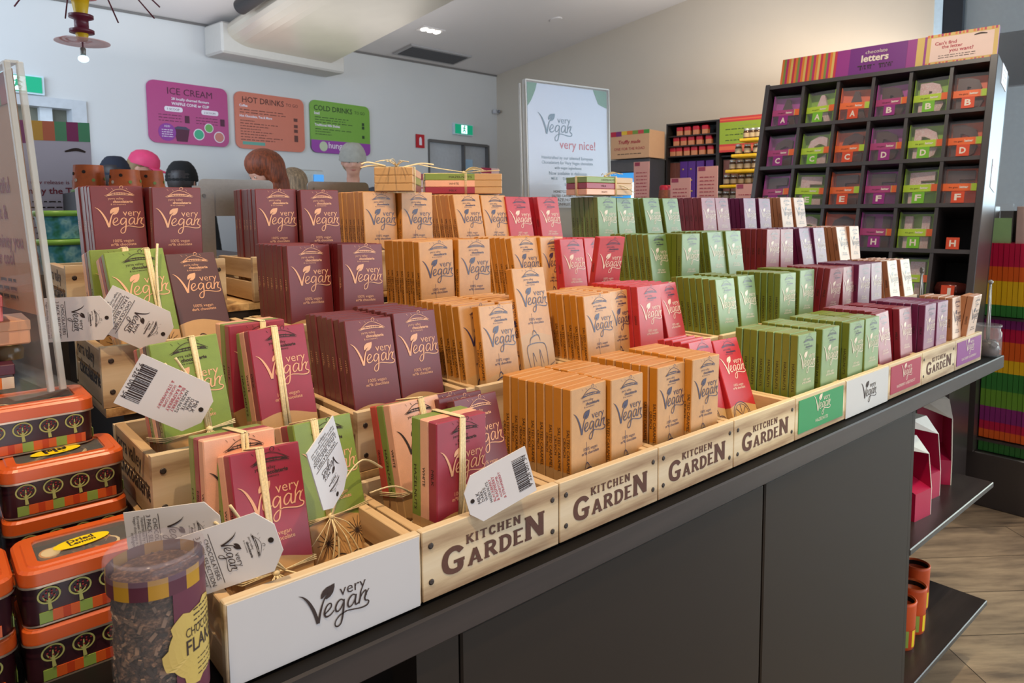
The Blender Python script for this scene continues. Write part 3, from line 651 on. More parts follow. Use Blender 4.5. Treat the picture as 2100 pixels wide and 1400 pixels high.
def crate(x0, x1, tier, panel, label, hole=False, side=False):
    w_ = x1 - x0; d = 0.93; y0 = TY[tier]
    r = root('wooden_crate', label, 'crate', T(x0, y0, TZ[tier]), 'wooden crates of the tiered display')
    th = .055
    fb = (holed_board(w_, HC, w_ * .5, .18, .1, .05, th, PINE) if hole else MB().box(0, 0, 0, w_, th, HC, PINE, bev=.005)).build('front_board', r)
    boxobj('back_board', r, (0, d - .05, .03, w_, d, HC - .03), PINE, False)
    for s in (0, 1):
        xa = .004 if s == 0 else w_ - .059
        boxobj('side_board', r, (xa, th, .01, xa + .055, d - .05, .17), PINEY, False, .004); boxobj('side_board', r, (xa, th, .2, xa + .055, d - .05, HC - .02), PINEY, False, .004)
    b = MB()
    for k in range(4): b.box(.06, th + .02 + k * .21, 0, w_ - .06, th + .2 + k * .21, .02, PINE)
    b.build('bottom_slats', r)
    if panel in ('kg', 'plain'):
        for sx in (.055, w_ - .055):
            for sz in (.1, .3):
                MB().lathe([(.017, 0), (.017, .003), (.011, .005)], mat('dark_screw', (70, 62, 58), .45, .6), frame((sx, 0, sz), (1, 0, 0), (0, 0, 1)), 10).build('screw', fb)
    if panel == 'kg':
        mb = MB(); k = w_
        fit_slab(mb, 'KITCHEN', .287 * k, .685 * k, .6 * HC, .052, BURN, FACE, gap=.2, t=.2)
        fit_slab(mb, 'GARDEN', .122 * k, .875 * k, .255 * HC, .147, BURN, FACE, gap=.11, t=.2, widths=[1, .64, .64, .64, .64, 1], drops=[0, .02, .05, .05, .07, .06])
        mb.build('stencil_lettering', fb)
    elif panel == 'white' or panel == 'white_small':
        MB().box(.012, -.006, .0, w_ - .012, 0, HC - .012, WHITE).build('printed_panel', fb)
        mb = MB(); logo(mb, .33 * w_, .2 * HC, .36 * w_, INK, T(0, -.0065, 0) @ FACE); mb.build('panel_lettering', fb)
    elif panel in ('green', 'crimson', 'purple'):
        pm, txt = {'green': (GREENP, 'HAZELNUTS'), 'crimson': (CRIMP, 'RASPBERRY & BEETROOT'), 'purple': (PURPP, 'BLACKBERRY & RASPBERRY')}[panel]
        MB().box(.05, -.006, .05, w_ - .05, 0, HC - .035, pm).build('printed_panel', fb)
        mb = MB(); logo(mb, .33 * w_, .15 , .34 * w_, PALE, T(0, -.0065, 0) @ FACE)
        put_text(mb, txt, w_ * .5, .1, w_ * (.25 if panel == 'green' else .55), PALE, T(0, -.0065, 0) @ FACE, anchor='c'); mb.build('panel_lettering', fb)
    if side:
        SM = frame((.002, 0, 0), (0, -1, 0), (0, 0, 1))
        mb = MB(); put_text(mb, 'yarra valley', -.86, .25, .62, INK, SM); put_text(mb, 'chocolaterie', -.78, .12, .72, INK, SM, bold=.02); mb.build('side_lettering', r)
    return r
XS = [-.01, 1.006, 2.021, 3.007, 3.978, 4.97, 5.958, 6.995, 7.95, 9.06, 10.10]
PN = ['white', 'kg', 'kg', 'kg', 'kg', 'green', 'white_small', 'crimson', 'kg', 'purple']
LB = ['wide front crate faced with a large white printed panel, nearest the tub', 'stencilled pine crate holding tagged packs, next to the large white panel', 'stencilled pine crate of amber bars, nearer of the two',
      'stencilled pine crate of amber bars with a dark knot, farther of the two', 'stencilled pine crate with one red bar leaning over its front corner', 'front crate with a green printed panel under green bars',
      'front crate with a plain white panel under the farther green bars', 'front crate with a crimson printed panel', 'stencilled pine crate between the crimson and purple panels', 'front crate with a purple printed panel at the far end']
for k in range(10): crate(XS[k] + .004, XS[k + 1] - .004, 1, PN[k], LB[k])
ORD = ['first', 'second', 'third', 'fourth', 'fifth', 'sixth', 'seventh', 'eighth', 'ninth', 'last']
UPX = {2: [(-.04, 1.12), (1.17, 2.12), (2.16, 3.30), (3.33, 4.10 + .2), (4.34, 5.24), (5.33, 6.33), (6.38, 7.42), (7.45, 8.33), (8.36, 9.32), (9.48, 10.5)],
       3: [(-.07, 1.08), (1.2, 2.1), (2.33, 3.25), (3.5, 4.1 + .02), (4.13, 5.1), (5.55, 6.5), (6.7, 7.6), (7.93, 8.86), (9.1, 10.0), (10.27, 11.17)],
       4: [(-.09, 1.05), (1.28, 2.16), (2.33, 3.23), (3.5, 4.24), (4.26, 5.28), (5.68, 6.66), (6.74, 7.66), (8.0, 8.9), (9.14, 10.1), (10.29, 11.26)]}
ROWN = {2: 'second row', 3: 'third row', 4: 'top row'}
UPX[3][3] = (3.5, 4.14); UPX[3][4] = (4.17, 5.1)
for t_ in (2, 3, 4):
    for k, (a, b) in enumerate(UPX[t_]):
        if t_ == 3 and k == 3: b = 4.14
        crate(a, b, t_, 'plain', 'pine crate in the %s, %s from the near end' % (ROWN[t_], ORD[k]) if k < 9 else 'pine crate at the far end of the %s' % ROWN[t_], hole=(k == 0 or (t_ == 2 and k in (1, 2))), side=(k == 0))

# ================================================================ chocolate bars
BW, BT, BH = .375, .075, .88
def bar_mesh(c):
    return MB().box(0, 0, 0, BW, BT, BH, BARMAT[c], bev=.006)
INKOF = dict(m=CREAM, o=NAVY, r=PALE, g=PALE, c=PALE, p=PALE, w=NAVY, k=INK, d=CREAM, G=CREAM, C=CREAM, R=CREAM)
EMOF = dict(m=CREAM, o=NAVY, r=NAVY, g=NAVY, c=NAVY, p=NAVY, w=NAVY, k=INK, d=CREAM, G=INK, C=INK, R=INK)
def doodle(mb, c, M):
    k = INK if c in 'mdGCk' else NAVY
    if c == 'o':      # cream-topped cake in a wash of caramel
        for p in ([(.08, .04, .004), (.06, .2, .006), (.1, .25, .006), (.24, .25, .006), (.28, .2, .006), (.28, .06, .004)], [(.1, .25, .004), (.12, .3, .008), (.2, .32, .008), (.22, .27, .004)],
                  [(.14, .32, .004), (.16, .36, .008), (.19, .33, .004)], [(.16, .36, .002), (.16, .5, .003)], [(.02, .05, .003), (.2, .02, .006), (.36, .08, .003)], [(.12, .05, .003), (.12, .18, .006), (.15, .1, .003)],
                  [(.2, .05, .003), (.2, .2, .006), (.23, .08, .003)]): ribbon(mb, p, k, M)
    elif c == 'r':    # two orange slices
        for cx, cy, q in ((.14, .18, .12), (.28, .1, .09)):
            ribbon(mb, [(cx + q * math.cos(a * PI / 6), cy + q * math.sin(a * PI / 6), .007) for a in range(13)], k, M)
            ribbon(mb, [(cx + q * .84 * math.cos(a * PI / 6), cy + q * .84 * math.sin(a * PI / 6), .004) for a in range(13)], k, M)
            for a in range(8): ribbon(mb, [(cx, cy, .003), (cx + q * .8 * math.cos(a * PI / 4), cy + q * .8 * math.sin(a * PI / 4), .007)], k, M, sm=False)
    elif c == 'G':    # burrs and nuts
        for cx, cy in ((.1, .2), (.29, .22)):
            for a in range(14): ribbon(mb, [(cx, cy, .004), (cx + .07 * math.cos(a * .45), cy + .08 * math.sin(a * .45), .002)], k, M, sm=False)
        for cx, cy in ((.16, .08), (.27, .07)): ribbon(mb, [(cx + .05 * math.cos(a * PI / 5), cy + .045 * math.sin(a * PI / 5), .006) for a in range(11)], k, M)
    else:             # almonds and leaves
        for cx, cy, an in ((.09, .12, .6), (.2, .08, -.2), (.3, .15, .9), (.17, .18, 2.2)):
            ribbon(mb, [(cx + .06 * math.cos(a * PI / 5) * math.cos(an) - .028 * math.sin(a * PI / 5) * math.sin(an), cy + .06 * math.cos(a * PI / 5) * math.sin(an) + .028 * math.sin(a * PI / 5) * math.cos(an), .006) for a in range(11)], k, M)
            ribbon(mb, [(cx - .05 * math.cos(an), cy - .05 * math.sin(an), .002), (cx + .05 * math.cos(an), cy + .05 * math.sin(an), .005)], k, M, sm=False)
def face_print(c):
    mb = MB(); k = BW / 750
    emblem(mb, .205, BH - 165 * k * .98, .215, EMOF[c], FACE)
    logo(mb, 48 * k, BH - 755 * k * .985, 675 * k, INKOF[c], FACE)
    put_text(mb, '100% vegan', .2, BH - .44, .145, INKOF[c], FACE, anchor='c')
    put_text(mb, {'d': 'dark chocolate', 'k': 'white chocolate'}.get(c, 'm*lk chocolate'), .2, BH - .468, .18, INKOF[c], FACE, anchor='c', bold=.01)
    doodle(mb, c, FACE); return mb
SPT = dict(m=('milk',), o=('SALTED CARAMEL', 'CRUNCH'), g=('HAZELNUTS',), G=('HAZELNUTS',), k=('WHITE',), c=('MILK',), p=('MILK',), w=('WHITE',), r=('ORANGE',), d=('DARK',), C=('MILK',), R=('ORANGE',))
SPI = dict(m=CREAM, o=INK, g=INK, G=INK, k=INK, c=INK, p=INK, w=INK, r=INK, d=CREAM, C=INK, R=INK)
def spine_print(c):
    mb = MB(); M = frame((-.0015, 0, 0), (0, 0, -1), (0, -1, 0)); L = SPT[c]
    wd = {'SALTED CARAMEL': .3, 'CRUNCH': .14, 'HAZELNUTS': .26, 'WHITE': .11}.get(L[0], .09)
    put_text(mb, L[0], -BH + .27, -.036 if len(L) > 1 else -.05, wd, SPI[c], M, h=.034)
    if len(L) > 1: put_text(mb, L[1], -BH + .33, -.066, .13, SPI[c], M, h=.03)
    return mb
PROTO = {}
def proto(c):
    if c not in PROTO:
        b_ = bar_mesh(c).build('tmp', None, M=I4); f_ = face_print(c).build('tmp', None, M=I4); s_ = spine_print(c).build('tmp', None, M=I4)
        PROTO[c] = (b_.data, f_.data, s_.data)
        for q in (b_, f_, s_): q.data.name = 'bar_print_' + BARMAT[c].name; bpy.data.objects.remove(q)
    return PROTO[c]
def bar_frame(p):
    x, y, z, th, ph, ps = p
    Y = R(ps, 'Z').to_3x3()
    eu = Y @ Vector((math.cos(ph), math.sin(ph) * math.sin(th), math.sin(ph) * math.cos(th)))
    ew = Y @ Vector((-math.sin(ph), math.cos(ph) * math.sin(th), math.cos(ph) * math.cos(th)))
    ed = ew.cross(eu)
    m = Matrix((eu, ed, ew)).transposed().to_4x4(); m.translation = (x, y, z); return m
def new_obj(name, me, parent=None, M=None):
    o = bpy.data.objects.new(name, me); COL.objects.link(o)
    if parent is not None: o.parent = parent
    if M is not None: o.matrix_basis = M
    return o
def one_bar(c, M, face, spine, name='chocolate_bar', parent=None):
    b_, f_, s_ = proto(c)
    o = new_obj(name, b_, parent, M)
    if face: new_obj('printed_front', f_, o)
    if spine: new_obj('spine_lettering', s_, o)
    return o

COLN = dict(m='dark maroon', o='amber', r='bright red', g='green', c='crimson', p='plum purple', w='tan and white')
ROWT = {1: 'front row', 2: 'second row', 3: 'third row', 4: 'top row'}
STK = []    # key, colour, tier, bars behind, extra shift of the stack
for key, v in FIT.items():
    if key[0] in 'morgcpw' and key[-1] in 'ab':
        tier = int(key[1]) if len(key) == 4 else 4
        if key in ('r14b', 'r34b', 'c17a', 'o22b'): n = 0
        elif key == 'w19b': n = 1
        elif key == 'r14a': n = 3
        elif key == 'w19a': n = 4
        elif tier == 4: n = 5
        elif tier == 1: n = 7
        else: n = 6
        if key == 'o12b': n = 7
        STK.append((key, key[0], tier, n))
order = {}
for key, c, tier, n in STK: order.setdefault((c, tier), set()).add(key[:-1])
for k in order: order[k] = sorted(order[k], key=lambda q: FIT[q + 'a'][0])
def where(key, c, tier):
    cr = order[(c, tier)]; i = cr.index(key[:-1])
    nth = '' if len(cr) == 1 else ('nearer ' if i == 0 else 'farther ') if len(cr) == 2 else ('nearest ', 'middle ', 'farthest ')[i]
    return '%s stack of the %s%s crate, %s' % ('left' if key[-1] == 'a' else 'right', nth, {'w': 'tan'}.get(c, COLN[c].split()[-1]), ROWT[tier])
NTHW = ['first', 'second', 'third', 'fourth', 'fifth', 'sixth', 'seventh', 'eighth', 'ninth']
CAM = Vector((-0.9325, -3.0148, 2.065))
BARS = []   # (weight, colour, matrix, label, group, face, spine)
def stack(key, c, tier, n, p, lab=None, front=True, start=0):
    rnd = random.Random(key); w0 = where(key, c, tier) if lab is None else lab
    M0 = bar_frame(p)
    if front:
        BARS.append((9, c, M0, '%s chocolate bar fronting the %s' % (COLN[c], w0), None, True, True))
    step = Vector((-math.sin(p[5]), math.cos(p[5]), 0)) * ((BT + .004) / math.cos(p[3]))
    for k in range(start or 1, (start or 1) + n):
        M = M0.copy(); M.translation = M0.translation + step * k + Vector((rnd.uniform(-.006, .006), rnd.uniform(-.0012, .0012), rnd.uniform(0, .006)))
        d = (M.translation - CAM).length
        wt = (1.0 if key[-1] == 'a' else {1: .55, 2: .4, 3: .12, 4: 0.0}[tier]) * 20 / d ** 2
        BARS.append((wt, c, M, '%s bar, %s from the front, %s' % (COLN[c], NTHW[k - (start or 1) + 1], w0), '%s bars in the %s' % (COLN[c], w0), False, key[-1] == 'a'))
for key, c, tier, n in STK:
    if key == 'c17a':
        p = list(FIT['c17b']); q = FIT[key]
        BARS.append((9, c, bar_frame((q[0] + .03, .085, .045, .1, .02, q[5])), 'crimson bar slumping in front of its stack, front row crimson crate', None, True, True))
        p[0] = q[0] + .12; p[1] = .2; stack('c17a', c, tier, 6, p, front=True, lab='left stack behind the slumping bar, front row crimson crate')
    elif key == 'r34b':
        BARS.append((9, c, bar_frame(FIT[key]), 'red bar tipped forward at the front of the third row red crate', None, True, True))
        p = list(FIT['r34a']); p[0] += BW + .02; p[1] += .03; stack('r34c', c, tier, 5, p, front=True, lab='stack behind the tipped red bar, third row')
    elif key == 'r14b':
        BARS.append((9, c, bar_frame(FIT[key]), 'red bar leaning alone in the front row crate with the empty corner', None, True, True))
    elif key == 'o22b':
        BARS.append((9, c, bar_frame(FIT[key]), 'amber bar standing alone before its stack, nearer amber crate, second row', None, True, True))
        p = list(FIT['o22a']); p[0] += BW + .02; stack('o22c', c, tier, 6, p, front=True, lab='right stack hidden behind the lone amber bar, second row')
    else: stack(key, c, tier, n, FIT[key])
BARS.append((9, 'o', bar_frame(FIT['tall']), 'amber bar perched high between two amber stacks of the second row', None, True, True))
BARS.append((9, 'd', bar_frame(FIT['d0']), 'oxblood dark chocolate bar leaning beside the green tied pack, third row', None, True, True))
p = list(FIT['m11'])
BARS.append((9, 'm', bar_frame(p), 'maroon bar foremost of three leaning behind the raspberry pack, front row', None, True, True))
for k, nm in ((1, 'middle'), (2, 'rearmost')):
    q = list(p); q[1] += .095 * k; q[0] -= .05 * k; q[2] += .0
    BARS.append((9, 'm', bar_frame(q), 'maroon bar %s of three leaning behind the raspberry pack, front row' % nm, None, True, True))
BARS.sort(key=lambda b_: -b_[0])
for wt, c, M, lab, grp, face, spine in BARS[:300]:
    tag(one_bar(c, M, face, spine), lab, 'chocolate bar', grp)
rest = MB()
PLAIN = {c: mat('sleeve_plain_' + COLN[c].split()[-1], BARCOL[c], .5) for c in COLN}
for wt, c, M, lab, grp, face, spine in BARS[300:]: rest.box(.004, .002, .004, BW - .004, BT - .004, BH - .004, PLAIN[c], M)
o = rest.build('chocolate_bars'); o['kind'] = 'stuff'
tag(o, 'remaining chocolate bars packed behind the front bars of the rear stacks', 'chocolate bars')

# ================================================================ tied gift packs
def tube_local(mb, pts, r=.007, m=None): mb.tube(pts, r, m or RAFFIA, n=5, flat=.5)
def curve3(pts, n=6):
    q = [Vector(pts[0])] + [Vector(p) for p in pts] + [Vector(pts[-1])]; out = []
    for i in range(1, len(q) - 2):
        for j in range(n):
            t = j / n
            out.append(0.5 * (2 * q[i] + (q[i + 1] - q[i - 1]) * t + (2 * q[i - 1] - 5 * q[i] + 4 * q[i + 1] - q[i + 2]) * t * t + (3 * q[i] - q[i - 1] - 3 * q[i + 1] + q[i + 2]) * t ** 3))
    out.append(q[-1]); return out
def tag_mesh(back=False, w_=.29, L_=.4):
    """swing tag, hole end up at the origin, body hanging to -y; returned as plate and print builders"""
    h = w_ / 2; pl = MB()
    pts = [(-h, -L_), (h, -L_), (h, -.03), (h - .08, .035), (-h + .08, .035), (-h, -.03)]
    pl.prism(pts, .006, CARD)
    pr = MB(); M = T(0, 0, .0075)
    pr.lathe([(.013, 0), (.013, .001)], HOLE, T(0, -.0, .0068), 10)
    if not back:
        emblem(pr, 0, -.075, .12, INK, M); logo(pr, -.09, -.235, .17, INK, M)
        ribbon(pr, [(-.12, -.245, .003), (.12, -.245, .003)], INK, M, sm=False)
        put_text(pr, 'CHOCOLATIERS', 0, -.272, .2, INK, M, anchor='c'); put_text(pr, '3 PACK SELECTION', 0, -.3, .24, INK, M, anchor='c')
        ribbon(pr, [(-.12, -.308, .003), (.12, -.308, .003)], INK, M, sm=False)
        for i, l_ in enumerate(('Handcrafted by our talented', 'European Chocolatiers, our Very', 'Vegan chocolate is delicious and', 'indulgent')):
            put_text(pr, l_, 0, -.326 - i * .017, (.22, .24, .24, .08)[i], INK, M, anchor='c')
    else:
        for i, l_ in enumerate(('MILK', 'DARK', 'WHITE', 'HAZELNUTS', 'BLACKBERRY', '& RASPBERRY', 'HONEYCOMB', '& STRAWBERRY')):
            put_text(pr, l_, 0, -.05 - i * .022, .012 * len(l_) + .02, REDINK if i > 3 else INK, M, anchor='c')
        rnd = random.Random(3); x = -.1
        while x < .1:
            d = rnd.choice((.003, .005, .008)); pr.prism([(x, -.37), (x + d, -.37), (x + d, -.29), (x, -.29)], 0, INK, M); x += d + rnd.choice((.003, .005))
        put_text(pr, '9 326 001 54', 0, -.388, .2, INK, M, anchor='c')
    return pl, pr
TIE_SEED = [0]
def gift_pack(cols, M, label, tagw=None, vert=.56, horiz=.26, side=True, knot=None, loose=()):
    """cols: bars from the front; vert/horiz: where the raffia crosses (across, height)"""
    r = root('chocolate_gift_pack', label, 'gift pack', M, None)
    n = len(cols); dep = n * (BT + .002)
    for i, c in enumerate(cols): one_bar(c, T(0, i * (BT + .002), 0), i == 0, True, 'chocolate_bar', r)
    mb = MB(); e = .008; TIE_SEED[0] += 1; rnd = random.Random(TIE_SEED[0])
    vx = vert * BW
    for k in range(3):
        x = vx + (k - 1) * .012 + rnd.uniform(-.004, .004); s = rnd.uniform(-.02, .02)
        P = [(x + s, -e, horiz + .0), (x + s * .5, -e - .003, (horiz + BH) / 2), (x, -e, BH + .0), (x, -e * .3, BH + e), (x - .01, dep + e * .3, BH + e), (x - .01, dep + e, BH)]
        P += [(x - .01, dep + e, .02)]
        mb.tube(P, .0095, RAFFIA, n=5, flat=.45)
        z = horiz + (k - 1) * .01
        mb.tube([(-e, -e, z), (BW * .5, -e - .004, z - .012 * (k - 1)), (BW + e, -e, z + .01), (BW + e, dep + e, z + .01), (-e, dep + e, z), (-e, -e, z)], .006, RAFFIA, n=5, flat=.5)
    kx = (vx, -.022, horiz)
    mb.ball(kx, .02, RAFFIA, n=8)
    for a in range(7):
        an = -PI / 2 + (a - 3) * .28 + rnd.uniform(-.1, .1); ln = rnd.uniform(.15, .32)
        mb.tube(curve3([kx, (kx[0] + math.cos(an) * ln * .5, -.06 - rnd.uniform(0, .02), kx[2] + math.sin(an) * ln * .5 + .01), (kx[0] + math.cos(an) * ln, -.05, kx[2] + math.sin(an) * ln)], 4), .0055, RAFFIA, n=4, flat=.5)
    for q in loose: mb.tube(curve3(q, 6), .0095, RAFFIA, n=5, flat=.5)
    mb.build('raffia_tie', r)
    if tagw:
        pos, ang, yaw, tilt, back, sc = tagw      # world position of the hole end, turn in its plane (0 = hangs down)
        MT = T(*pos) @ R(yaw, 'Z') @ R(tilt, 'X') @ frame((0, 0, 0), (1, 0, 0), (0, 0, 1)) @ R(ang, 'Z') @ Matrix.Scale(sc, 4)
        pl, pr = tag_mesh(back); MT = r.matrix_basis.inverted() @ MT
        g = pl.build('gift_tag', r, M=MT); pr.build('tag_print', g, M=I4)
    return r
def fr(k): return bar_frame(FIT[k])
YW = -.55
gift_pack('CkG', fr('G1'), 'raspberry-fronted pack of three tied bars with a white tag over the large white panel', ((.22, .02, .60), -1.3, YW, 0, False, 1.0), .42, .27, loose=[[(.2, -.03, .27), (.02, -.07, .42), (-.14, -.1, .6)], [(.2, -.03, .27), (.05, -.09, .46), (-.07, -.12, .66)], [(.2, -.03, .27), (.3, -.1, .22), (.45, -.12, .2)]])
gift_pack('kCG', fr('G2'), 'blush-fronted tied pack behind the raspberry pack, front row', ((.06, .30, .60), -1.5, YW, 0, False, .95), .55, .25)
gift_pack('GCk', fr('G3'), 'leaf green tied pack with an upside-down white tag, front row', ((.68, .30, .60), -2.75, .62, 0, False, 1.0), .35, .34, loose=[[(.13, -.03, .34), (.2, -.08, .5), (.34, -.1, .6), (.5, -.04, .52)]])
gift_pack('CkG', fr('G4'), 'raspberry-fronted tied pack with a barcoded tag, in the second stencilled crate', ((1.335, -.012, .475), 1.85, YW * .3, 0, True, 1.0), .5, .25, loose=[[(.19, -.03, .25), (.18, -.05, .4), (.19, -.04, .5), (.17, -.02, .3)]])
gift_pack('kGR', fr('G5'), 'blush-fronted tied pack with green and rust bars behind it, second stencilled crate', None, .62, .34, loose=[[(.23, -.03, .34), (.1, -.06, .3), (-.1, -.1, .42), (-.25, -.06, .42)]])
gift_pack('GdkGR', fr('G7'), 'green-fronted pack of five tied bars with a barcoded tag, second row', ((.21, .93, 1.01), -2.1, YW * .7, 0, True, 1.0), .62, .34, loose=[[(.23, -.03, .5), (.14, -.05, .62), (.05, -.06, .76)], [(.23, -.03, .5), (.17, -.05, .64), (.11, -.06, .78)], [(.23, -.03, .3), (.4, -.08, .22), (.62, -.1, .1)]])
gift_pack('CkG', fr('G8'), 'raspberry-fronted tied pack standing alone before another, second row', None, .45, .1)
gift_pack('CGk', fr('G9'), 'raspberry-fronted tied pack hidden behind its twin, second row', None, .6, .2)
gift_pack('GCk', fr('G10'), 'green-fronted tied pack with its tag hanging forward, third row', ((.27, 1.86, 1.30), -2.1, YW * .7, 0, False, 1.0), .72, .16, loose=[[(.26, -.02, .4), (.29, -.04, .7), (.33, -.05, .9)]])
gift_pack('Gmk', fr('G11'), 'green-fronted tied pack at the back of the third row', ((-.03, 1.93, 1.43), -1.55, YW, 0, False, .95), .6, .3)
def lying(foot, ew, eu): 
    ew = Vector(ew).normalized(); eu = Vector(eu).normalized(); ed = ew.cross(eu)
    m = Matrix((eu, ed, ew)).transposed().to_4x4(); m.translation = foot; return m
TOPZ = 2.275 + 3 * (BT + .002)
gift_pack('kGm', lying((2.52, 3.06, TOPZ), (.62, .78, 0), (.78, -.62, 0)), 'kraft-ended tied pack lying on the nearer amber bars of the top row', None, .55, .12,
          loose=[[(.1, -.02, .1), (-.05, -.05, .02), (-.12, -.03, -.02)], [(.1, -.02, .1), (-.04, -.02, .06), (-.13, .0, .02)], [(.25, -.02, .3), (.42, -.06, .36), (.55, -.05, .4)]])
gift_pack('GkC', lying((4.27, 3.22, TOPZ), (-.86, .51, 0), (.51, .86, 0)), 'long tied pack lying across the top row between the other two', None, .5, .42,
          loose=[[(.15, -.02, .4), (.1, -.06, .7), (0, -.1, .95)], [(.15, -.02, .4), (.1, -.03, .2), (.05, -.04, .02)]])
gift_pack('GCk', lying((6.47, 3.12, TOPZ), (-1, 0.02, 0), (.02, 1, 0)), 'green, raspberry and blush tied pack lying on the top row before the clear sign', None, .5, .34,
          loose=[[(.02, .1, .3), (-.03, .12, .2), (-.05, .2, .02)]])

# ================================================================ tins of dried fruit
ORG = mat('orange_tin_lid', (212, 92, 34), .32, vary=.03, coat=.4); TINB = mat('aubergine_tin_body', (54, 22, 30), .3, vary=.05, coat=.3)
RIM = mat('tin_rim', (200, 180, 160), .3, .7); GRN = mat('tin_stripe_green', (140, 164, 76), .35); RST = mat('tin_stripe_rust', (190, 66, 28), .35)
TREE = mat('tree_print', (176, 178, 104), .5, vary=0); FRUIT = mat('tree_dots', (150, 40, 44), .5, vary=0)
GLASS = mat('clear_plastic', (240, 240, 240), .05, vary=0, alpha=.07, spec=.9)
def slab_rr(mb, w_, d, z0, z1, r, m, inset0=0, inset1=0):
    a = rrect(inset0, inset0, w_ - inset0, d - inset0, r, 5); b = rrect(inset1, inset1, w_ - inset1, d - inset1, r, 5); n = len(a)
    mb.add([(x, y, z0) for x, y in a] + [(x, y, z1) for x, y in b], [(i, (i + 1) % n, n + (i + 1) % n, n + i) for i in range(n)], m, None, True)
    return a, b
def ringface(mb, a, b, z, m, zb=None):
    n = len(a); mb.add([(x, y, z) for x, y in a] + [(x, y, z if zb is None else zb) for x, y in b], [(i, (i + 1) % n, n + (i + 1) % n, n + i) for i in range(n)], m)
TW, TD, TH = .56, .42, .268
def make_tin():
    r = root('gift_tin', 'x', 'tin', I4)
    b = MB(); slab_rr(b, TW, TD, .0, .2, .07, TINB, .006, .006); b.prism(rrect(.01, .01, TW - .01, TD - .01, .07, 5), 0, TINB)
    slab_rr(b, TW, TD, 0, .008, .07, RIM, .0, .0); b.build('tin_body', r)
    st = MB(); n = 0; x = .06
    seq = [(GRN, .05), (ORG, .04), (RST, .03), (ORG, .035)]
    while x < TW - .05:
        m_, wd = seq[n % 4]; wd = min(wd, TW - .05 - x); st.box(x, .002, .01, x + wd, .006, .06, m_); x += wd; n += 1
    n = 0; x = .06
    while x < TD - .05:
        m_, wd = seq[n % 4]; wd = min(wd, TD - .05 - x); st.box(TW - .006, x, .01, TW - .002, x + wd, .06, m_); x += wd; n += 1
    st.build('stripe_band', r)
    tp = MB(); M = frame((0, .0, 0), (1, 0, 0), (0, 0, 1))
    for i in range(4):
        cx = .1 + i * .12; cy = .135
        ribbon(tp, [(cx + .042 * math.cos(a * PI / 6 - PI / 2), cy + .036 * math.sin(a * PI / 6 - PI / 2), .007) for a in range(13)], TREE, M, n=2)
        ribbon(tp, [(cx + .003, cy - .068, .016), (cx, cy - .03, .011), (cx, cy + .012, .004)], TREE, M, n=2)
        for dx in (-.024, .024): ribbon(tp, [(cx, cy - .03, .007), (cx + dx * .7, cy - .018, .006), (cx + dx, cy - .002, .003)], TREE, M, n=2)
        for k in range(9): 
            a = k * 2.4; q = .011 + .0026 * k; tp.lathe([(.0042, 0), (.0042, .001)], FRUIT, M @ T(cx + q * math.cos(a), cy + .004 + q * .85 * math.sin(a), .001), 6)
    tp.build('tree_print', r)
    ld = MB(); a, b_ = slab_rr(ld, TW, TD, .185, .245, .075, ORG, -.004, -.004); slab_rr(ld, TW, TD, .18, .19, .075, RIM, -.008, -.008)
    c_ = rrect(.006, .006, TW - .006, TD - .006, .07, 5); ringface(ld, b_, c_, .245, ORG, .257)
    d_ = rrect(.03, .03, TW - .03, TD - .03, .06, 5); ringface(ld, c_, d_, .257, ORG, .257); e_ = rrect(.036, .036, TW - .036, TD - .036, .055, 5); ringface(ld, d_, e_, .257, ORG, .264)
    f_ = rrect(.075, .075, TW - .075, TD - .075, .03, 5); ringface(ld, e_, f_, .264, ORG, .264); ringface(ld, f_, rrect(.078, .078, TW - .078, TD - .078, .03, 5), .264, ORG, .25)
    ld.build('lid', r)
    MB().prism(rrect(.076, .076, TW - .076, TD - .076, .03, 5), .002, GLASS, T(0, 0, .256)).build('window', r)
    return r
def tin_contents(r, seed):
    rnd = random.Random(seed); mb = MB()
    RIND = mat('dried_lemon_rind', (190, 130, 50), .6); FL = mat('lemon_flesh', (214, 196, 150), .6); CH = mat('dark_chocolate', (48, 30, 22), .4)
    mb.box(.05, .05, .12, TW - .05, TD - .05, .15, mat('tin_inside', (64, 50, 44), .6))
    for k in range(11):
        M = T(rnd.uniform(.13, TW - .13), rnd.uniform(.12, TD - .12), rnd.uniform(.17, .21)) @ R(rnd.uniform(0, 6), 'Z') @ R(rnd.uniform(-.5, .5), 'X')
        q = rnd.uniform(.045, .07)
        mb.lathe([(q, 0), (q, .014)], rnd.choice((RIND, FL)), M, 14); mb.lathe([(q * .82, .0142), (q * .82, .0155)], rnd.choice((FL, CH)), M, 12)
    return mb.build('dried_fruit', r)
def sticker(r, txt, col, ang=.15):
    s = MB(); M = T(TW * .47, TD * .45, .266) @ R(ang, 'Z')
    s.add([(.12 * math.cos(i * PI / 12), .055 * math.sin(i * PI / 12), 0) for i in range(24)], [list(range(24))], col, M); s2 = s
    for i, l_ in enumerate(txt): put_text(s2, l_, 0, .008 - i * .032, .11, INK, M @ T(0, 0, .001), anchor='c', bold=.03)
    s.build('sticker', r)
YEL = mat('yellow_sticker', (240, 214, 20), .4, vary=0); LIME = mat('lime_sticker', (150, 224, 40), .4, vary=0)
t0 = make_tin()
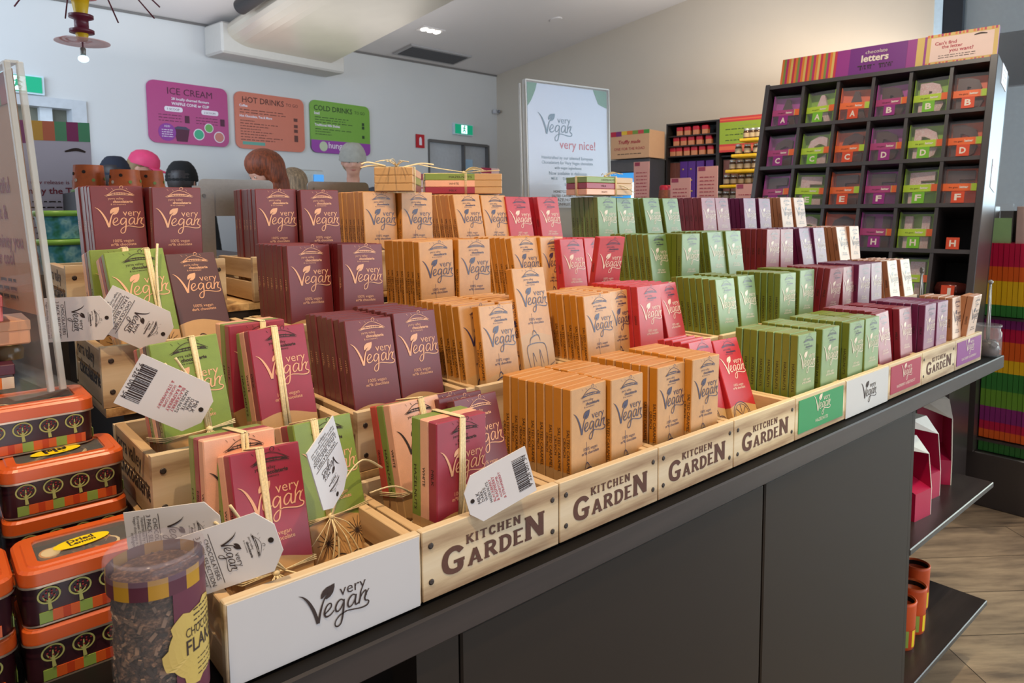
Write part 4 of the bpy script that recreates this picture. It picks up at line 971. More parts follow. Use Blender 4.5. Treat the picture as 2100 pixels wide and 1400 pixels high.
tins = [(-.665, .60, 0, 'orange-lidded tree tin beneath the dried lemon tin beside the tub'), (-.665, .60, 1, 'orange-lidded tin with a yellow Dried Lemon sticker, behind the tub'),
        (-1.25, .62, 0, 'orange-lidded tree tin lowest in the stack nearest the photographer'), (-1.25, .60, 1, 'orange-lidded tin topping the stack nearest the photographer'),
        (-.665, 1.28, 0, 'lowest orange-lidded tin of the tall stack against the crates'), (-.665, 1.26, 1, 'second orange-lidded tin of the tall stack against the crates'),
        (-.665, 1.27, 2, 'stickered tin just under the one carrying the clear sign holder'), (-.76, 1.5, 3, 'orange-lidded tin carrying the clear sign holder'),
        (-1.28, 1.27, 0, 'lowest tin of the stack left of the tall tin stack'), (-1.28, 1.25, 1, 'middle tin of the stack left of the tall tin stack'), (-1.27, 1.27, 2, 'top tin of the stack left of the tall tin stack'),
        (-1.37, 1.5, 3, 'tin left of the one carrying the clear sign holder')]
for i, (x, y, l, lab) in enumerate(tins):
    r = t0 if i == 0 else copy_tree(t0)
    r.matrix_basis = T(x, y, l * TH - .018) @ R(0.0, 'Z'); r['label'] = lab; r['group'] = 'orange-lidded tins of dried fruit'
    if i in (1, 3, 6, 7, 10, 11): tin_contents(r, i)
    if i == 1: sticker(r, ('Dried', 'Lemon'), YEL)
    if i == 6: sticker(r, ('Dried', 'Fig'), YEL)
    if i == 11: sticker(r, ('Dried', 'Kiwi'), LIME)

# ================================================================ tub of chocolate flakes
def flake_mat():
    t = NT('chocolate_flakes'); v = t.mapping((1, 1, 1.6), (0.4, .5, .3))
    n1 = t.noise(170, 6, v, .7); n2 = t.noise(420, 4, v, .6)
    t.l(t.ramp(t.math('ADD', t.math('MULTIPLY', n1, .7), t.math('MULTIPLY', n2, .3)), [(.38, lin((28, 16, 12))), (.5, lin((84, 56, 42))), (.62, lin((150, 112, 86)))]), t.b.inputs['Base Color'])
    t.b.inputs['Roughness'].default_value = .6; t.bump(n1, 1.0, .004); return t.m
FLK = flake_mat()
tb = root('flake_tub', 'clear tub of chocolate flakes with a striped band, at the counter corner', 'tub', T(-.255, .03, -.018))
MB().lathe([(.155, .01), (.163, .3), (.165, .64)], FLK, None, 32).build('chocolate_flakes', tb)
fl = MB(); rnd = random.Random(11)
for k in range(900):
    a = rnd.uniform(0, 2 * PI); z = rnd.uniform(.03, .63); q = rnd.uniform(.008, .02)
    M = T(.164 * math.cos(a), .164 * math.sin(a), z) @ R(a, 'Z') @ R(rnd.uniform(-.5, .5), 'Y') @ R(rnd.uniform(0, 3), 'X')
    fl.box(-.003, -q, -q * .4, .003, q, q * .4, rnd.choice((FLK, mat('flake_pale', (120, 92, 72), .6), mat('flake_dark', (44, 28, 22), .5))), M)
f_o = fl.build('loose_flakes', tb); f_o['kind'] = 'stuff'
MB().lathe([(.172, 0), (.178, .3), (.18, .68)], GLASS, None, 40, cap=False).build('tub_wall', tb)
bd = MB(); YB = mat('ochre_band', (176, 130, 26), .45); PB = mat('plum_band', (84, 34, 50), .45)
for k in range(16): bd.lathe([(.1825, .6), (.1828, .68)], YB if k % 2 else PB, None, 3, cap=False, a0=2 * PI * k / 16, a1=2 * PI * (k + 1) / 16)
bd.build('striped_band', tb)
lb = MB(); LBL = mat('gold_plum_label', (96, 40, 58), .45); GLD = mat('gold_label', (196, 168, 90), .4, vary=.03)
a_c = -1.0
lb.lathe([(.1815, .12), (.1822, .6)], LBL, None, 14, cap=False, a0=a_c - .5, a1=a_c + .75)
out = [(math.cos(k * PI / 24 * 1.0), math.sin(k * PI / 24 * 1.0), .15 if (k // 4) % 2 else .172) for k in range(48)]
cyl = lambda x, z: (.1845 * math.cos(a_c + x / .1845), .1845 * math.sin(a_c + x / .1845), z)
rings = [cyl(.03 + c * q * w_, .36 + s * q * w_) for w_ in (1, .86, .72, .58, .44, .3, .16, .02) for c, s, q in out]
lb.add(rings, [(j * 48 + i, j * 48 + (i + 1) % 48, j * 48 + 48 + (i + 1) % 48, j * 48 + 48 + i) for j in range(7) for i in range(48)], GLD)
lb.build('label', tb)
lt = MB(); tmp = MB()
put_text(tmp, 'CHOCOLATE', -.07, .4, .2, INK, I4, h=.055); put_text(tmp, 'FLAKES', -.07, .33, .2, INK, I4, h=.085, bold=.01)
for k in range(4): scribble(tmp, -.03, .5 - k * .022, .12, INK, I4, .006, 4); scribble(tmp, -.02, .29 - k * .022, .12, INK, I4, .004, 4)
lt.add([(.1862 * math.cos(a_c + (p[0] + .02) / .1862), .1862 * math.sin(a_c + (p[0] + .02) / .1862), p[1]) for p in tmp.v], tmp.f, INK); lt.build('label_print', tb)
LIDP = mat('lid_plastic', (190, 180, 196), .08, vary=0, alpha=.17, spec=1.0)
MB().lathe([(.186, .66), (.19, .69), (.19, .72), (.183, .735), (.165, .735), (.16, .715), (.0001, .715)], LIDP, None, 40, cap=False).build('lid', tb)

# ================================================================ clear sign holders
EDGE = mat('acrylic_edge', (205, 205, 200), .12, vary=0, spec=.9, alpha=.6); PAPER = mat('kraft_paper_sheet', (176, 140, 112), .6, vary=.02)
ang = math.radians(100)
SF = frame((-.36, 1.62, 1.085), (math.cos(ang), math.sin(ang), 0), (-.062, 0, 1))    # x away from the camera, y up, z towards -x
sh = root('sign_holder', 'clear acrylic sign holder with a kraft poster standing on the stacked tins', 'sign holder', SF)
MB().box(0, 0, -.03, 1.15, 1.8, -.018, GLASS).build('front_sheet', sh); MB().box(0, 0, .018, 1.15, 1.8, .03, GLASS).build('rear_sheet', sh)
e = MB(); e.box(-.03, 0, -.045, .004, 1.8, -.014, EDGE, bev=.004); e.box(-.03, 0, .014, .004, 1.8, .045, EDGE, bev=.004); e.box(-.005, 1.795, -.03, 1.15, 1.81, .03, EDGE); e.box(0, -.012, -.2, 1.15, 0, .12, GLASS); e.build('acrylic_edges', sh)
pp = MB(); pp.box(.02, .42, -.004, 1.13, 1.77, .004, PAPER); pp.build('poster', sh)
ps = MB(); M = frame((1.13, 0, -.0065), (-1, 0, 0), (0, 1, 0))
for k, (c, x) in enumerate((((150, 60, 50), .05), ((90, 120, 60), .25), ((190, 120, 60), .45), ((150, 60, 50), .65), ((90, 120, 60), .85))):
    ps.box(x, 1.6, -.0066, x + .2, 1.765, -.005, mat('poster_block_%d' % k, c, .5))
ribbon(ps, [(.3, 1.3, .03), (.36, 1.42, .05), (.42, 1.3, .03)], INK, M); ribbon(ps, [(.26, 1.32, .05), (.46, 1.32, .05)], INK, M)
MAGI = mat('maroon_poster_ink', (130, 40, 56), .6, vary=0)
for l_, y, w_ in (('your beautiful', 1.12, .7), ('fresh mint &', .97, .6), ('pepperminty you', .8, .8), ('summer cool', .7, .6)): put_text(ps, l_, .12, y, w_, MAGI, M, bold=.02)
for y in (.6, .55, .5): scribble(ps, .2, y, .5, INK, M, .02, 5)
ps.build('poster_print', sh)
SV = frame((5.53, 4.15, 2.12), (math.cos(-.085), math.sin(-.085), 0), (.0, .03, 1))
sv = root('sign_holder', 'tall clear sign holder with the very Vegan very nice poster behind the top row', 'sign holder', SV)
MB().box(-.03, -2.14, -.03, 1.5, 1.72, -.02, GLASS).build('rear_sheet', sv); MB().box(-.03, -2.14, .02, 1.5, 1.72, .03, mat('glossy_front_sheet', (235, 240, 245), .04, vary=0, alpha=.06, spec=1.0)).build('front_sheet', sv)
e = MB(); e.box(-.045, -2.14, -.04, -.028, 1.73, .035, EDGE); e.box(-.1, -.1, -.05, -.085, 1.68, -.02, EDGE); e.box(-.03, 1.715, -.04, 1.5, 1.735, .035, EDGE); e.box(1.49, -.1, -.03, 1.51, 1.73, .03, EDGE); e.build('acrylic_edges', sv)
SHEET = mat('reflection_blue_poster', (176, 190, 214), .3, vary=.01, coat=.6)  # bluish reflection on the sheet painted into the poster colour
MB().box(.0, .0, -.008, 1.47, 1.7, .008, SHEET).build('poster', sv)
ps = MB(); M = T(0, 0, .010); TEAL = mat('poster_teal', (76, 130, 110), .4, vary=0); SLATE = mat('poster_slate_ink', (92, 124, 150), .5, vary=0)
ps.prism([(0, 1.7), (0, 1.38), (.06, 1.45), (.14, 1.6), (.17, 1.7)], 0, TEAL, M); ps.prism([(1.2, 1.7), (1.3, 1.5), (1.47, 1.45), (1.47, 1.7)], 0, TEAL, M)
logo(ps, .17, .93, .62, SLATE, T(0, 0, .011)); put_text(ps, 'very nice!', .55, .83, .68, mat('poster_rose_ink', (176, 96, 118), .5, vary=0), M, bold=.01)
for y, l_, w_ in ((.68, 'Handcrafted by our talented European', .95), (.61, 'Chocolatiers for Very Vegan chocolate', .95), (.54, 'with vegan ingredients', .5), (.46, 'Now available in delicious', .7), (.39, 'MILK      DARK      WHITE', .62), (.31, '$10.50', .14), (.21, 'HONEYCOMB & CHERRY', .55), (.15, 'SALTED CARAMEL CRUNCH', .62), (.09, 'HAZELNUTS & FIG', .5), (.03, 'PASSIONFRUIT, PISTACHIO', .68)):
    put_text(ps, l_, .7, y, w_, INK if y < .3 else SLATE, M, anchor='c', bold=.01)
ps.build('poster_print', sv)

# steel back rails behind the top row -------------------------------------
for x0, x1, xs, lab in ((1.12, 1.72, (1.12, 1.3), 'brushed steel bracket behind the maroon bars at the near end'), (2.18, 2.78, (2.3, 2.45), 'brushed steel bracket behind the nearer amber bars, under the tied pack')):
    r = root('steel_bracket', lab, 'bracket', T((x0 + x1) / 2, 3.83, 1.3))
    MB().prism(rrect(x0, 2.05, x1 + .1, 2.395, .05), .025, STEEL, frame((0, 3.84, 0), (1, 0, 0), (0, 0, 1))).build('rail', r, True)
    st = boxobj('upright', r, (xs[0] - .06, 3.78, 1.3, xs[1] - .06, 3.82, 2.33), STEEL)
    MB().lathe([(.016, 0), (.016, .012)], SCREW, frame(((xs[0] + xs[1]) / 2 - .06, 3.78, 2.24), (1, 0, 0), (0, 0, 1)), 10).build('screw', r, True)

# ================================================================ things beyond the display, left
rt = root('rear_display_table', 'dark display table behind the crates holding buckets and a sign', 'table', T(.2, 6.5, -4.9))
boxobj('table_top', rt, (-1.8, 4.6, 1.44, 2.6, 8.6, 1.53), DARK); boxobj('pedestal', rt, (-1.5, 4.9, -4.9, 2.3, 8.3, 1.44), DARK)
def picture_mat(name, cols, scale=18):
    t = NT(name); n1 = t.noise(scale, 3, t.mapping((1, 1, 1)), .6)
    t.l(t.ramp(n1, [(.3 + i * .4 / (len(cols) - 1), lin(c)) for i, c in enumerate(cols)]), t.b.inputs['Base Color']); t.b.inputs['Roughness'].default_value = .35; return t.m
SEA = picture_mat('reef_picture', [(18, 60, 60), (40, 110, 96), (60, 130, 160), (130, 180, 190), (40, 100, 60)], 26)
LGR = mat('lime_rim', (120, 172, 70), .35, vary=.02)
def bucket(x, y, z, w_, h, m, rim, label, grp, dots=False, inv=False):
    r = root('gift_bucket', label, 'bucket', T(x, y, z), grp)
    a, b = (w_ * .5, w_ * .43) if inv else (w_ * .41, w_ * .5)
    MB().lathe([(a, 0), (b, h)], m, None, 24).build('bucket_body', r)
    zr = 0 if inv else h
    MB().lathe([(w_ * .51, zr - .02), (w_ * .54, zr), (w_ * .54, zr + .025), (w_ * .5, zr + .035)], rim, None, 24).build('rim', r)
    if dots:
        mb = MB()
        for k in range(14):
            an = k * 2.4; z_ = h * (.2 + .6 * ((k * 37) % 10) / 10); q = a + (b - a) * z_ / h + .002
            mb.lathe([(.02, 0), (.02, .004)], (PALE, INK, GRN)[k % 3], T(q * math.cos(an), q * math.sin(an), z_) @ R(an, 'Z') @ R(PI / 2, 'Y'), 8)
        mb.build('printed_spots', r)
    return r
bucket(.22, 5.2, 1.53, .46, .27, SEA, LGR, 'sea-picture bucket with a lime rim, lower of two beside the near bars', 'sea-picture buckets')
bucket(.2, 5.2, 1.84, .42, .24, SEA, LGR, 'sea-picture bucket with a lime rim, upper of two beside the near bars', 'sea-picture buckets')
ORB = mat('orange_bucket_print', (204, 100, 46), .4, vary=.15, vscale=60)
bucket(.72, 6.6, 2.335, .36, .32, ORB, LGR, 'orange spotted bucket, nearer the clear sign, above the maroon bars', 'orange spotted buckets', True, True)
bucket(1.04, 6.3, 2.335, .36, .26, ORB, LGR, 'orange spotted bucket in front of the person in the pink cap', 'orange spotted buckets', True, True)
bucket(1.40, 6.7, 2.335, .36, .28, ORB, LGR, 'orange spotted bucket behind the steel bracket end', 'orange spotted buckets', True, True)
boxobj('bucket_shelf', None, (.5, 6.05, 1.53, 1.75, 7.0, 2.33), DARK, False)
tag(bpy.data.objects['bucket_shelf'], 'dark plinth under the orange spotted buckets', 'plinth')
# upright poster card with striped borders
pc = root('poster_stand', 'upright card poster about a turtle bucket with striped top border', 'poster', frame((.04, 7.6, 1.54), (.98, -.2, 0), (0, 0, 1)))
MB().box(0, 0, 0, .88, 1.7, .03, mat('lilac_white_card', (196, 190, 204), .5, vary=.01)).build('card', pc)
mb = MB(); cs = [(140, 50, 130), (130, 40, 110), (210, 160, 70), (200, 110, 80), (90, 150, 110), (140, 50, 100), (80, 150, 110)]
for i, c in enumerate(cs):
    mb.box(i * .1257, 1.46 if i > 1 else 1.42, .031, (i + 1) * .1257, 1.7, .034, mat('border_%d' % i, c, .5, vary=0)); mb.box(i * .1257, 0, .031, (i + 1) * .1257, .08, .034, mat('border_%d' % i, c, .5, vary=0))
M = T(0, 0, .036); ribbon(mb, [(.6, 1.33, .02), (.72, 1.36, .04), (.82, 1.33, .02)], INK, M)
put_text(mb, 'our new release is Yarra', .45, .92, .72, MAGI, M, anchor='c'); put_text(mb, 'Timmy the Turtle', .46, .8, .8, MAGI, M, anchor='c', bold=.015)
for k in range(8): scribble(mb, .12 + (k % 3) * .04, .7 - k * .07 - (.04 if k > 3 else 0), .62 - (k % 3) * .08, INK if k != 4 else MAGI, M, .016, 7)
mb.build('card_print', pc)
# party-favour stack behind the clear sign holder
PNK = mat('pink_box', (226, 120, 120), .4); PCH = mat('peach_box', (222, 160, 120), .45); GOLDF = mat('gold_foil', (150, 130, 70), .25, .8)
for x0, y0, z0, x1, y1, z1, m_, lab in ((-1.35, 1.95, 1.06, -.52, 2.4, 1.2, TINB, 'dark sweets tray with striped edge behind the clear sign'), (-.95, 2.0, 1.45, -.55, 2.4, 1.6, PNK, 'pink card box behind the clear sign, on the peach box'), (-1.0, 1.95, 1.62, -.72, 2.3, 1.74, PNK, 'pink card box topping the pile behind the clear sign'),
                                     (-.85, 2.05, 1.3, -.42, 2.45, 1.44, PCH, 'peach card box in the pile behind the clear sign')):
    o = MB().box(x0, y0, z0, x1, y1, z1, m_, bev=.008).build('gift_box'); tag(o, lab, 'box')
    o2 = MB().box(x0 - .004, y0 - .004, z0 + (z1 - z0) * .6, x1 + .004, y1 + .004, z1 + .004, mat('box_lid_' + m_.name, (200, 100, 100) if m_ is PNK else (206, 150, 110) if m_ is PCH else (90, 40, 60), .4), bev=.004).build('box_lid', o, True)
st = MB()
for k in range(14): st.box(-1.35 + k * .059, 1.94, 1.065, -1.35 + (k + 1) * .059, 1.95, 1.13, (mat('stripe_o', (226, 120, 30), .4), mat('stripe_w', (230, 220, 200), .4), mat('stripe_v', (96, 40, 110), .4))[k % 3])
st.build('striped_edge', [o for o in COL.objects if o.name.startswith('gift_box')][0], True)
rnd = random.Random(5)
for k in range(5):
    x = -1.2 + k * .17; r = root('foil_jar', 'squat jar with a gold foil lid, %s in the row behind the clear sign' % ('first', 'second', 'third', 'fourth', 'fifth')[k], 'jar', T(x, 2.15, 1.205))
    MB().lathe([(.07, 0), (.075, .06), (.06, .09)], mat('jar_glass_brown', (110, 90, 60), .15), None, 16).build('jar_body', r); MB().lathe([(.074, .09), (.074, .12), (.06, .128)], GOLDF, None, 16).build('jar_lid', r)

# ================================================================ hanging ornament
on_ = root('hanging_ornament', 'turned yellow and maroon hanging ornament with a pink disc and small lit bulb', 'ornament', T(1.52, 11.1, 4.67))
YW_ = mat('ornament_yellow', (214, 176, 20), .35); MR = mat('ornament_maroon', (96, 24, 44), .35); OR_ = mat('ornament_red', (210, 60, 40), .35)
MB().lathe([(.0, .1), (.04, .12), (.045, .24), (.03, .26)], mat('bulb_socket', (120, 116, 110), .4, .4), None, 12).build('socket', on_)
MB().ball((0, 0, .07), .085, mat('bulb_glow', (190, 235, 255), .4, vary=0, emit=4), n=14, sc=(1, 1, .7)).build('bulb', on_)
MB().lathe([(.015, .25), (.015, .36)], MR, None, 8).build('stem', on_)
dk = MB(); dk.lathe([(.05, .35), (.26, .375), (.42, .35), (.42, .34), (.26, .36), (.05, .34)], mat('pink_disc', (236, 176, 172), .3, alpha=.6), None, 32, cap=False)
for k in range(3): dk.lathe([(.12 + k * .09, .385), (.16 + k * .09, .38)], OR_, None, 24, cap=False, a0=k, a1=k + 2.2)
dk.build('pink_disc', on_)
MB().lathe([(.08, .375), (.1, .48), (.09, .5)], YW_, None, 16).build('lower_bead', on_)
MB().lathe([(.05, .49), (.19, .5), (.19, .55), (.11, .58), (.11, .72), (.19, .75), (.19, .8), (.05, .82)], MR, None, 20).build('spool', on_)
MB().lathe([(.1, .81), (.14, 1.06), (.1, 1.08)], YW_, None, 18).build('upper_bead', on_)
MB().lathe([(.1, 1.07), (.26, 1.1), (.3, 1.2), (.2, 1.35), (.1, 1.5)], OR_, None, 24).build('red_crown', on_)
MB().lathe([(.02, 1.5), (.02, 8.4)], MR, None, 6).build('hanging_wire', on_)
sp = MB()
for k in range(9):
    a = k * .7 + .2; sp.tube([(.2 * math.cos(a), .2 * math.sin(a), 1.5), (.9 * math.cos(a), .9 * math.sin(a), 1.35), (1.25 * math.cos(a), 1.25 * math.sin(a), 1.0)], .014, MR, n=5)
sp.build('wire_sprays', on_)

# ================================================================ people beyond the counter
SKIN = mat('skin', (214, 158, 134), .5, vary=.03)
def meta(name, els, res, parent=None, mats=None, split=None):
    """els: (x, y, z, r, (sx, sy, sz)) in crate widths, blended into one surface"""
    md = bpy.data.metaballs.new('mb'); md.resolution = res; md.threshold = .1
    for e in els:
        q = md.elements.new(type='ELLIPSOID'); q.co = e[:3]; q.radius = 1.0; q.stiffness = 3.0
        k = e[3] * 1.18; q.size_x, q.size_y, q.size_z = e[4][0] * k, e[4][1] * k, e[4][2] * k
    o = bpy.data.objects.new('mb', md); COL.objects.link(o)
    dg = bpy.context.evaluated_depsgraph_get(); dg.update()
    src = o.evaluated_get(dg).to_mesh()
    me = bpy.data.meshes.new(name)
    me.from_pydata([v.co[:] for v in src.vertices], [], [list(p.vertices) for p in src.polygons])
    o.evaluated_get(dg).to_mesh_clear(); bpy.data.objects.remove(o); bpy.data.metaballs.remove(md)
    for m in mats: me.materials.append(m)
    me.polygons.foreach_set('use_smooth', [True] * len(me.polygons))
    if split: me.polygons.foreach_set('material_index', [split(p.center) for p in me.polygons])
    me.update(); ob = bpy.data.objects.new(name, me); COL.objects.link(ob); ob.parent = parent; return ob
def hair_mat(name, c):
    t = NT(name); n1 = t.noise(1.0, 5, t.mapping((90, 90, 9)), .7); c4 = lin(c)
    t.l(t.ramp(n1, [(.3, tuple(v * .3 for v in c4[:3]) + (1,)), (.5, c4), (.72, tuple(min(1, v * 1.9) for v in c4[:3]) + (1,))]), t.b.inputs['Base Color'])
    t.b.inputs['Roughness'].default_value = .5; t.bump(n1, 1.0, .006); return t.m
def chain(a, b, r0, r1, n):
    a, b = Vector(a), Vector(b)
    return [(*(a.lerp(b, i / (n - 1))), r0 + (r1 - r0) * i / (n - 1), (1, 1, 1)) for i in range(n)]
def person(x, y, top, face, shirt, trousers, label, hair=None, hat=None, bow=0.0, k=1.0):
    """a standing figure; local +y is where the face looks, face = heading in degrees, bow = head tilt forward"""
    r = root('person', label, 'person', T(x, y, -4.9) @ R(math.radians(face - 90), 'Z'))
    H = top + 4.9; u = H / 9.0
    hz = H - .62 * u; hy = .12 * u + bow * .35
    els = []
    els += [(0, 0, 7.2 * u, .55 * u, (1.25, .75, .6)), (0, 0, 6.7 * u, .62 * u, (1.15, .75, .9)), (0, 0, 6.0 * u, .58 * u, (1.0, .72, 1.0)), (0, 0, 5.6 * u, .58 * u, (1.0, .78, .9)), (0, 0, 6.35 * u, .6 * u, (1.08, .75, .9)), (0, 0, 5.2 * u, .58 * u, (1.08, .8, .9)), (0, 0, 4.7 * u, .6 * u, (1.15, .85, .7))]
    els += chain((0, 0, 7.3 * u), (0, hy * .7, hz - .45 * u), .26 * u, .24 * u, 4)
    for s in (-1, 1):
        els += chain((s * .75 * u, 0, 7.15 * u), (s * 1.0 * u, -.05, 5.75 * u), .3 * u, .23 * u, 7)
        els += chain((s * 1.0 * u, -.05, 5.75 * u), (s * .75 * u, .9 * u, 5.2 * u), .21 * u, .14 * u, 6)
        els += [(s * .7 * u, 1.1 * u, 5.15 * u, .15 * u, (.7, 1.3, .5))]
        for f in range(4): els += chain((s * .7 * u + (f - 1.5) * .09 * u, 1.15 * u, 5.13 * u), (s * .68 * u + (f - 1.5) * .1 * u, 1.42 * u, 5.05 * u), .06 * u, .05 * u, 4)
        els += chain((s * .62 * u, 1.05 * u, 5.2 * u), (s * .45 * u, 1.22 * u, 5.2 * u), .065 * u, .055 * u, 3)
        els += chain((s * .38 * u, 0, 4.5 * u), (s * .4 * u, .05, 2.4 * u), .45 * u, .29 * u, 9); els += chain((s * .4 * u, .05, 2.4 * u), (s * .42 * u, 0, .3 * u), .29 * u, .18 * u, 9)
        els += [(s * .43 * u, .22 * u, .16 * u, .22 * u, (.85, 1.9, .7))]
    ca, sa = math.cos(bow), math.sin(bow)
    def hd(dx, dy, dz): return (dx * u, hy + (dy * ca + dz * sa) * u, hz + (dz * ca - dy * sa) * u)
    els += [(*hd(0, -.04, .12), .44 * u, (.9, 1.02, .95)), (*hd(0, .06, -.16), .36 * u, (.85, 1, .95)), (*hd(0, .2, -.42), .17 * u, (1.1, 1, .8)), (*hd(0, .42, -.08), .075 * u, (.8, 1.0, 1.5)), (*hd(0, .47, -.15), .06 * u, (1.2, 1, .8)),
            (*hd(0, .36, -.29), .07 * u, (1.6, .9, .5)), (*hd(0, .35, .08), .13 * u, (2.1, .7, .6))]
    for s in (-1, 1): els += [(*hd(s * .39, -.05, -.08), .1 * u, (.5, .9, 1.3)), (*hd(s * .22, .24, -.14), .14 * u, (1, .8, .8))]
    nz = 7.42 * u
    body = meta('body', els, .115, r, [SKIN, shirt, trousers], lambda c: 0 if ((c.z > nz and abs(c.x) < .42 * u) or (c.y > .95 * u and c.z > 4.8 * u)) else (1 if c.z > 4.75 * u else 2))
    ey = MB()
    for s in (-1, 1):
        ey.ball(hd(s * .15, .36, -.03), .045 * u, PALE, n=8); ey.ball(hd(s * .15, .395, -.03), .022 * u, INK, n=8)
    ey.build('eyes', r)
    mo = MB(); mo.ball(hd(0, .395, -.3), .05 * u, mat('lips', (186, 96, 92), .5), n=8, sc=(1.8, .6, .45)); mo.build('lips', r)
    if hair:
        m_, ln = hair
        kk = 1.0 if ln else (.86 if hat else 1)
        he = [(*hd(0, -.1, .2 * kk), .54 * u * kk, (.98, 1.08, .92 if ln else .75)), (*hd(0, -.28 * kk, -.05), .46 * u * kk, (1.05, .85, 1.15))]
        if ln:
            for s in (-1, 1):
                he += [(*hd(s * .4, -.16, -.12), .24 * u, (.7, 1.1, 1.7)), (s * .38 * u, hy - .12 * u, hz - .7 * u, .22 * u, (.8, 1, 1.7))]
                he += [(s * .34 * u, hy - .25 * u, hz - ln * .6, .24 * u, (1, .9, 1.8)), (s * .3 * u, -.25 * u, hz - ln, .22 * u, (1, .8, 1.8))]
            he += [(0, hy - .42 * u, hz - .5 * u, .42 * u, (1.15, .85, 1.7)), (0, hy - .55 * u, hz - .95 * u, .38 * u, (1.2, .8, 1.6)), (0, -.5 * u, hz - ln, .34 * u, (1.2, .7, 1.6))]
        meta('hair', he, .11, r, [m_])
    if hat:
        kind, m_ = hat; h = MB()
        MH = T(0, hy, hz) @ R(-bow, 'X') @ Matrix.Scale(u, 4)
        if kind == 'cap':
            h.lathe([(.5, .08), (.505, .2), (.46, .4), (.33, .55), (.15, .62), (.001, .64)], m_, MH @ T(0, -.04, .02) @ Matrix.Diagonal((.96, 1.06, 1, 1)), 24, cap=False)
            n = 14; o_ = [(.44 * math.sin((i / n - .5) * 2.3), .38 + .46 * math.cos((i / n - .5) * 2.6), .1 - .12 * abs(i / n - .5)) for i in range(n + 1)]; i_ = [(.44 * math.sin((i / n - .5) * 2.6), .12 + .34 * math.cos((i / n - .5) * 2.2), .12) for i in range(n + 1)]
            v = o_ + i_; v2 = [(a, b, c - .04) for a, b, c in v]; k_ = n + 1
            f = [(i, i + 1, k_ + i + 1, k_ + i) for i in range(n)] + [(2 * k_ + i, 3 * k_ + i, 3 * k_ + i + 1, 2 * k_ + i + 1) for i in range(n)] + [(i, 2 * k_ + i, 2 * k_ + i + 1, i + 1) for i in range(n)]
            h.add(v + v2, f, m_, MH, True)
        else:
            pr = []
            for i in range(13): z = -.02 + i * .055; pr.append((max(.001, .5 * math.sqrt(max(0, 1 - (max(0, z - .05) / .66) ** 2)) + (.012 if i % 2 else 0)), z))
            pr.append((.08, .655)); pr.append((.001, .665))
            h.lathe(pr, m_, MH @ T(0, -.05, .0) @ Matrix.Diagonal((.98, 1.05, 1, 1)), 24, cap=False)
        h.build('hat', r)
    return r
cl = lambda n, c: mat(n, c, .85, vary=.06)
person(7.5, 17.9, 3.94, 182, cl('dark_top', (40, 36, 40)), cl('blue_jeans', (50, 60, 84)), 'person with long auburn hair bowing their head, in a dark top', hair=(hair_mat('auburn_hair', (128, 58, 24)), 1.5), bow=.45)
person(9.15, 20.25, 3.6, 60, cl('brown_coat', (96, 78, 62)), cl('dark_trousers', (40, 40, 46)), 'person with light brown hair seen from behind the auburn-haired one', hair=(hair_mat('light_brown_hair', (138, 112, 84)), .7))
person(5.64, 26.0, 4.44, 325, cl('pale_top', (190, 180, 200)), cl('grey_trousers', (80, 80, 86)), 'person in a pink peaked cap looking down', hair=(mat('fair_hair', (150, 120, 84), .5), 0), hat=('cap', mat('pink_cap', (222, 62, 110), .6)), bow=.3)
person(4.51, 24.2, 4.05, 60, cl('navy_jacket', (30, 36, 54)), MATS['dark_trousers'], 'person in a dark navy cap beside the pink-capped one', hair=(mat('dark_hair', (40, 30, 28), .5), 0), hat=('beanie', mat('navy_cap', (26, 30, 46), .8)))
person(5.65, 20.6, 3.72, 60, cl('black_coat', (26, 24, 24)), MATS['dark_trousers'], 'person in a plain black beanie seen from behind', hair=(MATS['dark_hair'], 0), hat=('beanie', mat('black_beanie', (16, 14, 14), .9)))
person(12.7, 22.65, 4.82, 245, cl('charcoal_jumper', (70, 72, 80)), MATS['dark_trousers'], 'person in a pale grey ribbed beanie and charcoal jumper', hair=(MATS['fair_hair'], 0), hat=('beanie', mat('grey_beanie', (166, 162, 152), .9, vary=.1)), bow=.15)
# coffee machine on the cafe counter
cc = root('cafe_counter', 'plain white serving counter in front of the back wall', 'counter', ROOM @ T(-16, -2.0, -4.9))
boxobj('counter_body', cc, (-4.5, -.8, 0, 9.0, .8, 5.2), mat('cafe_counter_white', (190, 192, 196), .5), False)
km = root('coffee_machine', 'silver and blue-lit coffee machine on the serving counter', 'coffee machine', ROOM @ T(-16.1, -2.0, .3))
boxobj('machine_body', km, (-1.3, -.75, 0, .9, .75, 3.7), mat('machine_silver', (176, 176, 172), .35, .3), False, .05)
boxobj('side_panel', km, (-1.1, -.79, 1.0, .2, -.75, 3.5), mat('machine_panel', (196, 196, 190), .4), False); boxobj('blue_display', km, (.35, -.8, 2.0, .85, -.75, 3.5), mat('blue_screen', (70, 150, 220), .3, vary=0, emit=.8), False)
for x, y, z, h_, lab, dep in ((14.2, 20.5, 2.35, .95, 'small price card with a crimson corner in front of the grey beanie', 0), (19.0, 22.4, 2.35, 1.45, 'price card with a crimson band before the grey double door', 1)):
    r = root('price_card', lab, 'card', frame((x, y, z), DB, UP)); MB().box(0, 0, 0, 1.25, h_ + .3, .04, mat('blush_card', (222, 180, 172), .5, vary=.01)).build('card', r)
    mb = MB(); mb.box(0, h_ + .05, .041, .7, h_ + .3, .045, CRIMP); [scribble(mb, .15, .25 + k * .22, .9, REDINK, T(0, 0, .046), .05, 4) for k in range(3)]; mb.build('card_print', r)
    boxobj('card_stand', r, (.3, -7.2 + .0, -.06, .9, .0, .0), DARK, False)

